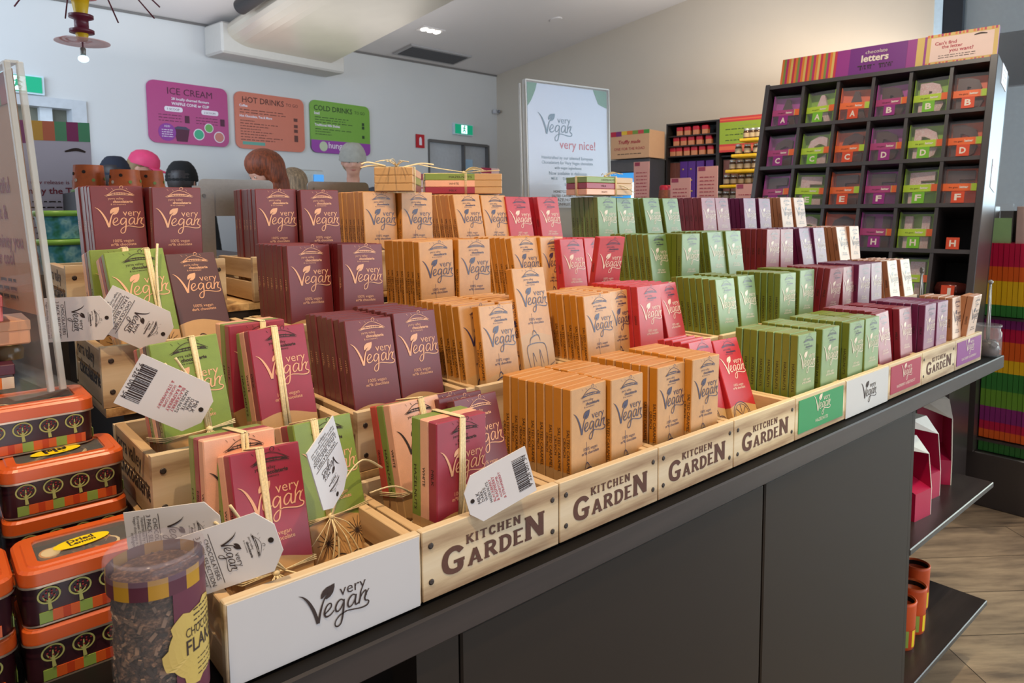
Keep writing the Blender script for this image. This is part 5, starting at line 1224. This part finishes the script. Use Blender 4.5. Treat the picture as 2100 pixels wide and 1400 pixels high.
# ================================================================ letter display unit
ad = math.radians(95.2); al = math.radians(14)
dd = Vector((math.cos(ad), math.sin(ad), 0)); nx = Vector((dd[1], -dd[0], 0)); uu = nx * math.sin(al) + UP * math.cos(al)
LO = Vector((15.5, .5, 0))
# local x = from right to left is dd; use x towards the right as seen: -dd
LF = frame(LO + dd * 6.15, -dd, uu)         # x to the viewer's right, y up the lean, z out to the viewer
print('letter normal', LF.to_3x3().col[2])
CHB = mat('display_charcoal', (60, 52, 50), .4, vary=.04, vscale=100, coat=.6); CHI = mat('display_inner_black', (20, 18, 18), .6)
lu = root('letter_display', 'leaning charcoal pigeonhole display of chocolate letters under a striped banner', 'display shelf', LF)
WL = 5.0; cols = [0, .93, 1.77, 2.57, 3.36, 4.16, 4.86]; rows = [-.75, .2, 1.22, 2.22, 3.24, 4.3, 5.38]
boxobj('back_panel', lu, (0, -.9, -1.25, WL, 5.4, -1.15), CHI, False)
boxobj('side_panel', lu, (-.05, -.9, -1.25, .06, 5.45, .05), CHB, False, .01)
boxobj('side_panel', lu, (WL - .14, -.9, -1.25, WL, 5.45, .05), CHB, False, .01)
for z in rows: boxobj('shelf', lu, (.06, z - .06, -1.15, WL - .14, z + .03, 0), CHB, False)
for x in cols[1:-1]: boxobj('divider', lu, (x - .035, -.8, -1.15, x + .035, 5.4, -.01), CHB, False)
boxobj('top_rail', lu, (.06, 5.32, -.2, WL - .14, 5.42, .02), CHB, False)
bn = MB(); bn.box(.28, 5.45, -.12, 4.95, 6.12, -.06, mat('banner_magenta', (146, 44, 124), .45, vary=.01)); bno = bn.build('banner', lu)
mb = MB(); sc_ = [(214, 110, 40), (190, 40, 60), (206, 170, 90), (214, 110, 40), (176, 30, 90), (120, 130, 60)]
for k in range(24): mb.box(.28 + k * .057, 5.45, -.06, .28 + (k + 1) * .057, 6.12, -.055, mat('banner_stripe_%d' % (k * 5 % 6), sc_[k * 5 % 6], .5, vary=0))
mb.box(1.95, 5.45, -.06, 3.2, 6.12, -.054, mat('banner_violet', (110, 30, 116), .5, vary=0)); mb.box(3.4, 5.45, -.06, 3.55, 6.12, -.054, MATS['banner_stripe_2'])
mb.box(3.6, 5.42, -.06, 4.95, 6.14, -.052, MATS['banner_stripe_2']); mb.box(3.68, 5.5, -.055, 4.87, 6.06, -.05, mat('banner_blush', (226, 192, 176), .5, vary=.02))
for k in range(20): mb.box(3.6 + k * .0675, 6.08, -.055, 3.6 + (k + .6) * .0675, 6.14, -.049, MATS['banner_stripe_%d' % (k % 5)]); mb.box(3.6 + k * .0675, 5.42, -.055, 3.6 + (k + .6) * .0675, 5.48, -.049, MATS['banner_stripe_%d' % (k % 5)])
M = T(0, 0, -.048)
put_text(mb, 'chocolate', 2.3, 5.93, .48, PALE, M); put_text(mb, 'letters', 2.22, 5.74, .6, PALE, M, bold=.03, h=.24)
scribble(mb, 2.15, 5.64, .38, INK, M, .03, 3); scribble(mb, 2.62, 5.64, .3, INK, M, .03, 3); put_text(mb, '$16.95', 2.2, 5.55, .26, INK, M); put_text(mb, '$15.95', 2.64, 5.55, .26, INK, M)
for l_, x, y, w_ in (("Can't find", 3.76, 5.88, .42), ('the letter', 3.9, 5.79, .4), ('you want?', 4.05, 5.69, .46)): put_text(mb, l_, x, y, w_, REDINK, M, bold=.02)
scribble(mb, 3.85, 5.62, .7, INK, M, .015, 8); scribble(mb, 3.85, 5.57, .7, INK, M, .015, 8); ribbon(mb, [(4.5, 6.0, .02), (4.62, 6.02, .04), (4.74, 6.0, .02)], INK, M)
mb.build('banner_print', bno)
for i, (z, y) in enumerate(((5.0, 5.1), (2.7, 3.0))):
    nt = boxobj('paper_note', lu, (WL, z, -1.0 + i * .1, WL + .01, z + (.45 if i == 0 else .62), -.45), mat('white_note', (222, 222, 232), .5, vary=0), False)
    q = MB(); [scribble(q, -.9 + i * .1, z + .12 + k * .12, .35, REDINK if i and k > 2 else NAVY, frame((WL + .012, 0, 0), (0, 0, 1), (0, 1, 0)), .02, 4) for k in range(3 + i)]; q.build('note_print', nt, M=I4)
boxobj('base_cabinet', None, (15.7, 2.15, -4.9, 17.3, 6.3, -1.15), CHB, False, .02); q = bpy.data.objects['base_cabinet']; tag(q, 'charcoal base cabinet with a ledge below the letter display', 'cabinet')
boxobj('ledge', q, (15.45, 2.0, -1.95, 15.75, 6.3, -1.8), CHB)
SPRK = picture_mat('nonpareil_sprinkles', [(120, 70, 60), (226, 200, 190), (190, 110, 110), (236, 226, 220), (110, 140, 120)], 420)
CHOC = mat('milk_chocolate', (70, 36, 28), .35)
BGC = {'p': mat('purple_card', (176, 60, 150), .45), 'g': mat('lime_card', (140, 176, 40), .45), 'o': mat('orange_card', (222, 92, 34), .45)}
TAGC = {'p': mat('purple_letter_tag', (140, 24, 110), .5, vary=0), 'g': mat('lime_letter_tag', (110, 170, 30), .5, vary=0), 'o': mat('orange_letter_tag', (206, 66, 24), .5, vary=0)}
BNDC = {'p': mat('magenta_band', (170, 60, 110), .45, vary=0), 'g': mat('lime_band', (176, 200, 50), .45, vary=0), 'o': mat('orange_band', (230, 100, 40), .45, vary=0)}
CN = {'p': 'purple', 'g': 'lime green', 'o': 'orange'}
FILM = mat('box_film', (235, 235, 240), .08, vary=0, alpha=.05, spec=.9)
def letter_box(ch, c, x, z, turn, label):
    r = root('letter_box', label, 'letter box', LF @ T(x, z + .035, -.16) @ R(turn, 'Y'), 'boxed chocolate letters')
    w_, h_, d_ = .68, .84, .2
    b = MB(); b.box(-w_ / 2, 0, -d_, w_ / 2, h_, -d_ + .01, BGC[c]); b.box(-w_ / 2, 0, -d_, -w_ / 2 + .012, h_, 0, BGC[c]); b.box(w_ / 2 - .012, 0, -d_, w_ / 2, h_, 0, BGC[c]); b.box(-w_ / 2, 0, -d_, w_ / 2, .012, 0, BGC[c])
    b.build('card_tray', r)
    v, f, x0, x1 = text2d(ch, .06); k = .5 / (x1 - x0); l_ = MB(); ky = .7 / .75
    cm_ = SPRK if c == 'g' else CHOC
    for zz in (-.16, -.07): l_.add([((p[0] - x0) * k - .25, p[1] * ky + .07, zz) for p in v], f, cm_)
    n = len(v)
    ed = {}
    for q_ in f:
        for a, b2 in zip(q_, q_[1:] + q_[:1]): ed[(a, b2)] = 1
    bd_ = [(a, b2) for a, b2 in ed if (b2, a) not in ed]; l_.f += [[a, b2, n + b2, n + a] for a, b2 in bd_]; l_.m += [0] * len(bd_); l_.sm += [False] * len(bd_)
    l_.build('chocolate_letter', r)
    bx = MB(); bx.box(-w_ / 2 - .004, .3, -d_, w_ / 2 + .004, .46, .004, BNDC[c]); bx.box(w_ / 2 - .12, .3, .004, w_ / 2 + .006, .46, .007, BNDC['o' if c != 'o' else 'g']); bx.box(w_ / 2 - .14, .3, .004, w_ / 2 - .12, .46, .007, GLD)
    put_text(bx, 'the giant', -.2, .36, .17, INK, T(0, 0, .008)); put_text(bx, 'letter', 0, .36, .16, PALE, T(0, 0, .008), bold=.04); bx.build('paper_band', r)
    MB().box(-w_ / 2 + .013, .013, -.005, w_ / 2 - .013, h_, .0, FILM).build('window_film', r)
    return r
def shelf_tag(ch, c, x, z, label):
    r = root('letter_tag', label, 'letter tag', LF @ T(x, z + .03, .005), 'letter tags on the pigeonholes')
    MB().box(-.12, 0, 0, .12, .25, .008, TAGC[c]).build('tag_plate', r)
    mb = MB(); put_text(mb, ch, 0, .06, .12, PALE, T(0, 0, .0095), anchor='c', bold=.03, h=.19); mb.build('letter', r)
    return r
RW = ['first row', 'second row', 'third row', 'fourth row', 'fifth row']
NTH = ['', 'second ', '']
seq = [('A', 'pgo'), ('B', 'pgo')], [('C', 'pgo'), ('D', 'pgo')], [('E', 'pgo'), ('F', 'pgo')], [('G', 'pgo'), ('H', 'pgo')], [('I', 'pgo'), ('J', 'pgo')]
for ri, rowq in enumerate(seq):
    z = rows[5 - ri - 0] if False else rows[::-1][ri + 1]
    ci = 0
    for ch, cs_ in rowq:
        for c in cs_:
            xm = (cols[ci] + cols[ci + 1]) / 2 + (.03 if ci == 0 else 0)
            if not ((ri == 3 and ci in (5,)) or (ri == 4 and ci in (0, 1, 3, 5))):
                letter_box(ch, c, xm, z, random.Random(ri * 7 + ci).uniform(-.12, .12), 'boxed chocolate letter %s, %s band, %s of the letter display' % (ch, CN[c], RW[ri]))
            shelf_tag(ch, c, xm + .02, z, '%s tag with letter %s on the %s of the letter display' % (CN[c], ch, RW[ri]))
            ci += 1
o = MB().lathe([(.001, 0), (.3, .02), (.36, .18), (.3, .34), (.001, .36)], mat('foil_dome', (90, 40, 34), .15, .3), LF @ T(4.5, -.5 + .75, -.5) @ R(-PI / 2, 'X'), 20, cap=False).build('chocolate_dome')
tag(o, 'large dark domed chocolate in clear wrap on the lowest visible letter shelf', 'chocolate')

# ================================================================ striped block display at the right edge
rb = root('striped_box_rack', 'charcoal rack holding rows of rainbow-striped slim boxes', 'rack', T(18.2, .5, -4.9))
boxobj('kick_board', rb, (17.75, -1.6, -4.9, 18.9, 2.35, -3.62), CHB, True, .02); boxobj('rack_side', rb, (17.6, 2.12, -3.6, 18.7, 2.3, 2.1), CHB, True)
for z in (-.42, -3.3): boxobj('rack_shelf', rb, (17.8, -1.6, z - .05, 18.9, 2.12, z), CHB, True)
boxobj('rack_back', rb, (18.75, -1.6, -3.6, 18.9, 2.12, 2.0), DARK, True)
ORDN = 'first second third fourth fifth sixth seventh eighth ninth tenth eleventh twelfth thirteenth'.split()
RB = {k: mat('rainbow_' + k, c, .4, vary=.02) for k, c in dict(crimson=(190, 20, 62), orange=(222, 92, 26), yellow=(232, 180, 24), green=(52, 120, 50), leaf=(104, 150, 46), purple=(132, 36, 108)).items()}
sets = {'upper': (-.40, [('green', .26), ('yellow', .55), ('orange', .33), ('crimson', .53)]), 'middle': (-3.28, [('orange', .22), ('crimson', .24), ('purple', .46), ('leaf', .48), ('green', .42), ('yellow', .36), ('orange', .3)]), 'lower': (-3.6, [('yellow', .28)])}
sets['middle'] = (-3.27, [('orange', .2), ('crimson', .2), ('purple', .35), ('leaf', .4), ('green', .42), ('yellow', .3), ('orange', .42), ('crimson', .3), ('purple', .24)])
for rn, (zb, bands) in (('upper', sets['upper']), ('middle', sets['middle'])):
    pm = MB(); z = 0
    for c, h_ in bands: pm.box(0, 0, z, .8, .095, z + h_, RB[c]); z += h_
    po_ = pm.build('striped_box', None, M=I4)
    for k in range(13):
        o = po_ if k == 0 else po_.copy()
        if k: COL.objects.link(o)
        o.matrix_basis = T(17.87 + random.uniform(0, .02), 2.0 - k * .104, zb)
        tag(o, 'slim rainbow-striped box, %s from the rack side in the %s row' % (ORDN[k], rn), 'striped box', 'striped boxes in the %s row' % rn)
pm = MB(); pm.box(0, 0, 0, .8, .095, .3 - .05, RB['green']); po_ = pm.build('striped_box', None, M=I4)
for k in range(13):
    o = po_ if k == 0 else po_.copy()
    if k: COL.objects.link(o)
    o.matrix_basis = T(17.9, 2.0 - k * .104, -3.6); tag(o, 'low green slim box, %s from the rack side in the bottom row' % ORDN[k], 'striped box', 'striped boxes in the bottom row')
r = root('leaflet_holder', 'clear holder of green and white leaflets on top of the striped box rack', 'leaflet holder', frame((18.0, 2.1, 1.22), (0, -1, 0), (0, 0, 1)))
MB().box(0, 0, -.05, .42, .95, .05, GLASS).build('holder', r); MB().box(.03, .05, -.03, .4, .62, .0, mat('green_leaflet', (150, 190, 120), .5)).build('leaflets', r)
r = tag(MB().box(17.95, .6, 1.2, 18.6, 1.6, 2.1, mat('pale_brick_box', (190, 160, 150), .6), bev=.01).build('carton'), 'pile of pale pink cartons on the striped box rack', 'carton')

# ================================================================ displays on the right-hand wall
RWL = frame(CO, DR, UP)      # x along the right wall towards the viewer, y up, z = DR x UP
zdir = RWL.to_3x3().col[2]; sg = -1 if zdir.dot(DB) > 0 else 1
RWM = frame(CO, DR, UP)
def rwp(x, y, out): return CO + DR * x + UP * y - DB * out
def RWF(x, y, out): return frame(rwp(x, y, out), DR, UP)      # z points into the wall; text uses the mirrored frame below
KRB = mat('kraft_printed_box', (214, 168, 128), .5, vary=.02)
r = root('promo_box', 'big kraft promotional box reading ONE FOR THE ROAD on the drinks fridge', 'box', RWF(10.4, 4.70, 3.2))
# RWF's z is DR x UP = -DB or DB ; build symmetric about it
def zside(M): return -1 if M.to_3x3().col[2].dot(DB) > 0 else 1
sgn = zside(RWF(0, 0, 0))
boxobj('box_body', r, (0, 0, min(0, -sgn * 1.6), 2.2, 1.36, max(0, -sgn * 1.6)), KRB, False, .01)
mb = MB(); MF = T(0, 0, sgn * .006) if sgn > 0 else None
def facing(x, y, out):    # frame on the wall whose z looks into the room and whose x reads left to right
    return frame(rwp(x, y, out), DR, UP) if sgn > 0 else frame(rwp(x, y, out), DR, UP, -DB)
for i, c in enumerate([(190, 30, 60), (130, 40, 110), (230, 190, 50), (220, 110, 40), (120, 150, 60), (200, 60, 70), (70, 150, 60)]): mb.box(i * .314, 1.12 + (.06 if i > 1 else 0), -.004, (i + 1) * .314, 1.365, .008, mat('promo_%d' % i, c, .5, vary=0))
put_text(mb, 'Truffly made', .45, .74, 1.25, REDINK, T(0, 0, .01), bold=.02, shear=.2); put_text(mb, 'ONE FOR THE ROAD', .2, .42, 1.75, REDINK, T(0, 0, .01)); scribble(mb, .4, .22, 1.35, INK, T(0, 0, .01), .035, 7)
mb.build('box_print', r)
fg = root('drinks_fridge', 'grey drinks fridge with a blue-lit interior under the promotional box', 'fridge', rwp(10, -4.9, 2) and Matrix.Translation(rwp(10, -4.9, 2)))
def rwbox(name, parent, x0, x1, y0, y1, o0, o1, m):
    M = frame(rwp(0, 0, 0), DR, UP, -DB); return MB().box(x0, y0, o0, x1, y1, o1, m, M).build(name, parent, True)
rwbox('fridge_body', fg, 9.85, 12.5, -4.9, 4.66, .1, 2.9, mat('fridge_grey', (70, 70, 72), .4))
rwbox('header', fg, 9.85, 12.5, 4.05, 4.66, 2.9, 3.0, mat('fridge_header', (90, 88, 90), .5))
rwbox('lit_interior', fg, 10.1, 12.35, -3.0, 4.0, 2.9, 2.93, mat('fridge_glow', (60, 150, 220), .5, vary=.1, vscale=2, emit=.9))
rwbox('open_door_edge', fg, 9.5, 9.8, -4.0, 4.6, 2.6, 3.2, mat('fridge_door_edge', (120, 124, 130), .4))
rwbox('strip_lamp', fg, 11.5, 11.62, 1.0, 3.5, 2.95, 3.02, mat('fridge_strip_glow', (190, 240, 255), .5, vary=0, emit=5))
sh_ = root('shelving_unit', 'dark wall shelving with gift tins above tall purple boxes', 'shelves', Matrix.Translation(rwp(13.4, -4.9, 1)))
rwbox('side', sh_, 12.58, 12.66, -4.9, 6.43, 0, 1.4, DARK); rwbox('side', sh_, 15.25, 15.42, -4.9, 6.43, 0, 1.4, DARK); rwbox('top', sh_, 12.58, 17.6, 6.38, 6.46, 0, 1.4, DARK); rwbox('back', sh_, 12.6, 17.6, -4.9, 6.43, 0, .1, DARK)
rwbox('side', sh_, 17.5, 17.6, -4.9, 6.43, 0, 1.4, DARK)
for z in (5.84, 5.34, 4.83, 1.6): rwbox('shelf', sh_, 12.66, 15.25, z - .06, z, .1, 1.35, DARK)
rwbox('shelf', sh_, 15.42, 17.5, 4.65, 4.72, .1, 1.2, DARK); rwbox('shelf', sh_, 15.42, 17.5, 1.5, 1.6, .1, 1.35, DARK)
REDT = mat('red_tin_lid', (196, 26, 52), .4); PICT = mat('tin_sleeve', (206, 140, 100), .45)
k0 = 0
for z, xs in ((5.84, (13.2, 13.62, 14.08, 14.56)), (5.34, (13.02, 13.42, 13.83, 14.27, 14.76)), (4.83, (12.84, 13.18, 13.6, 14.0, 14.42, 14.86))):
    for i, x in enumerate(xs):
        r = root('sweets_tin', 'red-lidded sweets tin, %s from the near side, on the %s tin shelf' % (('first', 'second', 'third', 'fourth', 'fifth', 'sixth')[len(xs) - 1 - i], {5.84: 'top', 5.34: 'middle', 4.83: 'lowest'}[z]), 'tin', Matrix.Translation(rwp(x, z, 1.05)), 'red-lidded tins on the wall shelves')
        MB().box(-.15, -.15, 0, .15, .15, .26, PICT, R(A0, 'Z'), bev=.02).build('tin_body', r); MB().box(-.16, -.16, .22, .16, .16, .44, REDT, R(A0, 'Z'), bev=.03).build('lid', r)
PURB = mat('purple_gift_box', (84, 30, 140), .4, vary=.05)
for i, x in enumerate((13.42, 13.85, 14.3, 14.8)):
    r = root('gift_box', 'tall purple gift box, %s of four under the red-lidded tins' % ('farthest', 'second farthest', 'second nearest', 'nearest')[i], 'box', Matrix.Translation(rwp(x, 1.6, .9)))
    MB().box(-.2, -.2, 0, .2, .2, 2.95, PURB, R(A0, 'Z'), bev=.01).build('box_body', r); mb = MB(); [mb.ball((-.2 - .02, -.06 + .03 * k, .9 + .55 * k), .05, GLD, R(A0, 'Z'), n=6) for k in range(4)]; mb.build('gold_print', r)
BRJ = mat('chocolate_jar', (110, 60, 46), .35, vary=.15, vscale=30)
for i, x in enumerate((12.78, 13.1, 15.65, 16.05)):
    r = root('truffle_box', ('clear box of truffles standing %s' % ('next to the fridge', 'between the fridge and the purple boxes', 'beneath the green poster, farther', 'beneath the green poster, nearer')[i]), 'box', Matrix.Translation(rwp(x, 1.6, .9)))
    MB().box(-.17, -.17, 0, .15, .15, 2.9, BRJ, R(A0, 'Z'), bev=.01).build('truffles', r); MB().box(-.16, -.16, 0, .16, .16, 2.95, FILM, R(A0, 'Z')).build('clear_wrap', r)
po2 = root('green_poster', 'lime green poster with red striped ends over the jar pyramid', 'poster', facing(15.46, 4.85, 1.45))
MB().box(0, 0, 0, 2.08, 1.62, .05, mat('poster_lime', (150, 180, 50), .5, vary=.03)).build('panel', po2)
mb = MB(); RS_ = mat('poster_red_stripe', (206, 60, 60), .5, vary=0); PSO = mat('poster_orange_stripe', (226, 110, 70), .5, vary=0)
for a, b in ((1.42, 1.5), (1.56, 1.65), (.28, .38), (.0, .1)): mb.box(0, a, .051, 2.08, b, .055, RS_)
for a, b in ((1.5, 1.56), (.1, .28)): mb.box(0, a, .051, 2.08, b, .054, PSO)
for k in range(6): scribble(mb, .3 + (k % 2) * .6, .55 + k * .13, .9, GRN if k % 2 else DK3, T(0, 0, .056), .04, 4)
mb.build('poster_print', po2)
# pyramid of jars with yellow trays, on a stand in front of the wall
pyr = root('jar_stand', 'dark stand carrying the tiered pyramid of honey jars', 'stand', Matrix.Translation(rwp(17.0, -4.9, 4.2)))
M_ = frame(rwp(0, 0, 0), DR, UP, -DB)
MB().box(16.6, -4.9, 3.9, 18.75, 2.46, 5.1, DARK, M_).build('stand_body', pyr, True)
JG = mat('jar_brown_glass', (84, 56, 38), .15, vary=.1); JL = mat('jar_label_cream', (196, 180, 150), .5); JT = mat('jar_silver_lid', (200, 200, 196), .25, .7); YT = mat('yellow_tray', (238, 196, 20), .45)
jar_proto = None
lev = [(2.46, 16.75, 18.4, 6), (3.16, 17.1, 18.4, 5), (3.8, 17.35, 18.35, 4), (4.45, 17.6, 18.38, 3), (5.1, 17.95, 18.45, 3)]
for li, (z, xa, xb, n) in enumerate(lev):
    if li:
        o = MB().box(xa - .17, z - .13, 4.0, xb + .17, z, 4.9, YT, M_, bev=.03).build('yellow_tray'); tag(o, 'yellow tray of the jar pyramid, %s from the top' % ('', 'fourth', 'third', 'second', 'first')[li], 'tray')
    for i in range(n):
        x = xa + (xb - xa) * i / (n - 1)
        if jar_proto is None:
            jar_proto = root('honey_jar', 'x', 'jar', I4)
            MB().lathe([(.14, 0), (.15, .05), (.15, .3), (.12, .36)], JG, None, 14).build('jar_body', jar_proto); MB().lathe([(.153, .08), (.153, .26)], JL, None, 14, cap=False).build('jar_label', jar_proto); MB().lathe([(.135, .36), (.135, .44), (.12, .45)], JT, None, 14).build('lid', jar_proto); r = jar_proto
        else: r = copy_tree(jar_proto)
        r.matrix_basis = Matrix.Translation(rwp(x, z, 4.45)); r['label'] = 'small silver-lidded jar, %s from the wall shelves end, %s tier of the pyramid' % (ORDN[i], ('bottom', 'second', 'third', 'fourth', 'top')[li]); r['group'] = 'jars on the %s tier of the pyramid' % ('bottom', 'second', 'third', 'fourth', 'top')[li]
# price cards standing on the low shelf between the displays
ls = tag(MB().box(13.0, -4.9, 6.0, 20.2, 2.1, 7.6, DARK, M_).build('low_shelf_unit'), 'low dark unit in front of the wall shelves carrying price cards', 'shelf unit')
def price(name, x, h_, w_, label, y=2.1, out=7.0):
    r = root('price_card', label, 'card', facing(x, y, out)); MB().box(0, 0, 0, w_, h_, .04, mat('salmon_card', (226, 160, 146), .5, vary=.01)).build('card', r)
    mb = MB(); mb.box(.05, h_ - .18, .041, w_ * .4, h_ - .02, .046, CRIMP)
    for k in range(int(h_ / .16) - 2): scribble(mb, .12, .12 + k * .15, w_ * .7, REDINK, T(0, 0, .047), .04, 4)
    mb.build('card_print', r)
price('a', 15.7, 1.33, .9, 'squat salmon price card beside the purple boxes'); price('b', 16.9, 1.76, .88, 'tall salmon price card in front of the truffle boxes'); price('c', 18.55, 1.0, .76, 'salmon price card at the foot of the jar pyramid')
price('d', 13.93, 2.1, .75, 'narrow pale card standing before the fridge')
r = root('biscuit_jar', 'jar of brown biscuits with a red lid by the squat price card', 'jar', Matrix.Translation(rwp(15.35, 2.1, 6.8)))
MB().lathe([(.26, 0), (.3, .5), (.28, .85)], mat('biscuits', (150, 80, 50), .6, vary=.3, vscale=60), None, 16).build('biscuits', r); MB().lathe([(.26, .85), (.27, 1.0), (.2, 1.06)], REDT, None, 16).build('lid', r)

# ================================================================ on the end shelves and worktop
RASP = mat('raspberry_gift_bag', (176, 12, 64), .45, vary=.02); WBOX = mat('white_box_card', (226, 218, 204), .5)
def carton(x, y, z, label, w_=.62, h_=1.7, turn=-.12):
    """open-fronted gift carton: low front box, tall back and right side, folded-over top"""
    r = root('gift_carton', label, 'gift box', T(x, y, z) @ R(turn, 'Z'), 'raspberry gift cartons')
    b = MB(); d = .4
    b.box(0, 0, 0, w_, d, .36, RASP); b.add([(0, 0, .36), (w_, 0, .36), (w_, d, .52), (0, d, .52)], [(0, 1, 2, 3)], RASP)
    b.build('low_front', r)
    q = MB(); q.box(0, d - .03, .35, w_, d - .01, h_ * .95, RASP); q.add([(w_ - .012, 0, .36), (w_ - .012, d, .36), (w_ - .012, d, h_), (w_ - .012, d * .55, h_), (w_ - .012, .05, h_ * .8)], [(0, 1, 2, 3, 4)], RASP); q.build('raspberry_lining', r)
    s = MB(); s.box(0, d - .01, 0, w_, d, h_, WBOX)
    s.prism([(0, 0), (d, 0), (d, h_), (d * .55, h_), (.05, h_ * .8), (0, .36)], .012, WBOX, frame((w_, 0, 0), (0, 1, 0), (0, 0, 1)))
    s.add([(0, d * .55, h_ + .004), (w_, d * .55, h_ + .004), (w_, d, h_), (0, d, h_)], [(0, 1, 2, 3)], WBOX); s.add([(0, d * .55, h_ + .004), (w_, d * .55, h_ + .004), (w_, .05, h_ * .8), (.0, .2, h_ * .9)], [(0, 1, 2, 3)], WBOX)
    s.build('card_outside', r)
    return r
carton(8.52, .2, -1.9, 'raspberry gift carton nearest the cupboard door on the end shelf', .4, 1.0)
carton(9.3, .34, -1.9, 'raspberry gift carton behind the nearest one on the end shelf', .38, 1.08)
carton(10.0, .62, -1.9, 'pale-sided gift carton at the back of the end shelf', .36, 1.2, -.95)
MUGO = mat('orange_mug_print', (206, 84, 36), .45, vary=.08)
for i, (x, y, lab) in enumerate(((9.85, .6, 'orange striped tapered canister, farthest on the lower shelf'), (9.2, .42, 'orange canister in the middle, mostly hidden by the cupboard door'), (8.72, .38, 'orange canister nearest the cupboard, showing only its edge'))):
    r = root('striped_canister', lab, 'canister', T(x, y, -3.7), 'orange canisters on the lower end shelf')
    MB().lathe([(.15, 0), (.165, .03), (.175, .6), (.18, .64), (.16, .65), (.155, .56), (.001, .52)], MUGO, None, 24, cap=False).build('canister_body', r)
    mb = MB()
    for k in range(20): mb.lathe([(.1675, .05), (.173, .28)], (GRN, RST, YEL, MUGO)[k % 4], None, 2, cap=False, a0=k * PI / 10, a1=(k + 1) * PI / 10)
    mb.build('stripe_band', r); MB().lathe([(.1535, .4), (.1535, .62)], HOLE, None, 20, cap=False).build('dark_inside', r)
JGL = mat('thick_clear_jar', (225, 230, 230), .05, vary=0, alpha=.2, spec=1.0)
jr = root('sample_jar', 'clear tasting jar with dark pieces and steel tongs at the counter end', 'jar', T(10.58, .06, -.02))
MB().lathe([(.14, 0), (.17, .03), (.17, .34), (.15, .38), (.15, .42)], JGL, None, 24, cap=False).build('jar_wall', jr)
q = MB(); q.lathe([(.12, .02), (.135, .06), (.13, .2), (.0001, .24)], CHOC, None, 16, cap=False); [q.box(-.04, -.04, -.03, .04, .04, .03, CHOC, T(rnd.uniform(-.09, .09), rnd.uniform(-.09, .09), rnd.uniform(.04, .2)) @ R(rnd.uniform(0, 3), 'Z') @ R(rnd.uniform(0, 3), 'X')) for k in range(34)]; q.build('chocolate_pieces', jr)['kind'] = 'stuff'
MB().lathe([(.14, .42), (.165, .42), (.165, .45), (.14, .45)], JGL, None, 24, cap=False).build('rim', jr)
tg = MB(); tg.tube([(-.02, 0, .1), (-.05, 0, .5), (-.01, 0, 1.02)], .014, STEEL, n=6); tg.tube([(.04, 0, .1), (.04, 0, .5), (.01, 0, 1.02)], .014, STEEL, n=6); tg.ball((0, 0, 1.05), .035, STEEL, n=8); tg.build('tongs', jr)
j2 = root('sample_jar', 'tasting jar behind the tan bars, only its tongs showing', 'jar', T(11.3, 1.2, .395))
MB().lathe([(.15, 0), (.15, .3)], GLASS, None, 20, cap=False).build('jar_wall', j2)
tg = MB(); tg.tube([(-.02, 0, .05), (-.04, 0, .4), (-.01, 0, .64)], .014, STEEL, n=6); tg.tube([(.04, 0, .05), (.04, 0, .4), (.01, 0, .64)], .014, STEEL, n=6); tg.lathe([(.05, -.012), (.05, .012)], STEEL, T(0, 0, .69) @ R(PI / 2, 'X') @ R(.8, 'Y'), 12); tg.build('tongs', j2)

# ================================================================ into metres
def finish():
    for me in bpy.data.meshes: me.transform(Matrix.Scale(S, 4))
    for o in COL.objects:
        if o.type in ('LIGHT', 'CAMERA'): continue
        o.matrix_parent_inverse = I4
        if o.parent is None: o.location = (o.location.x * S, o.location.y * S, (o.location.z + FZ) * S)
        else: o.location = o.location * S
finish()
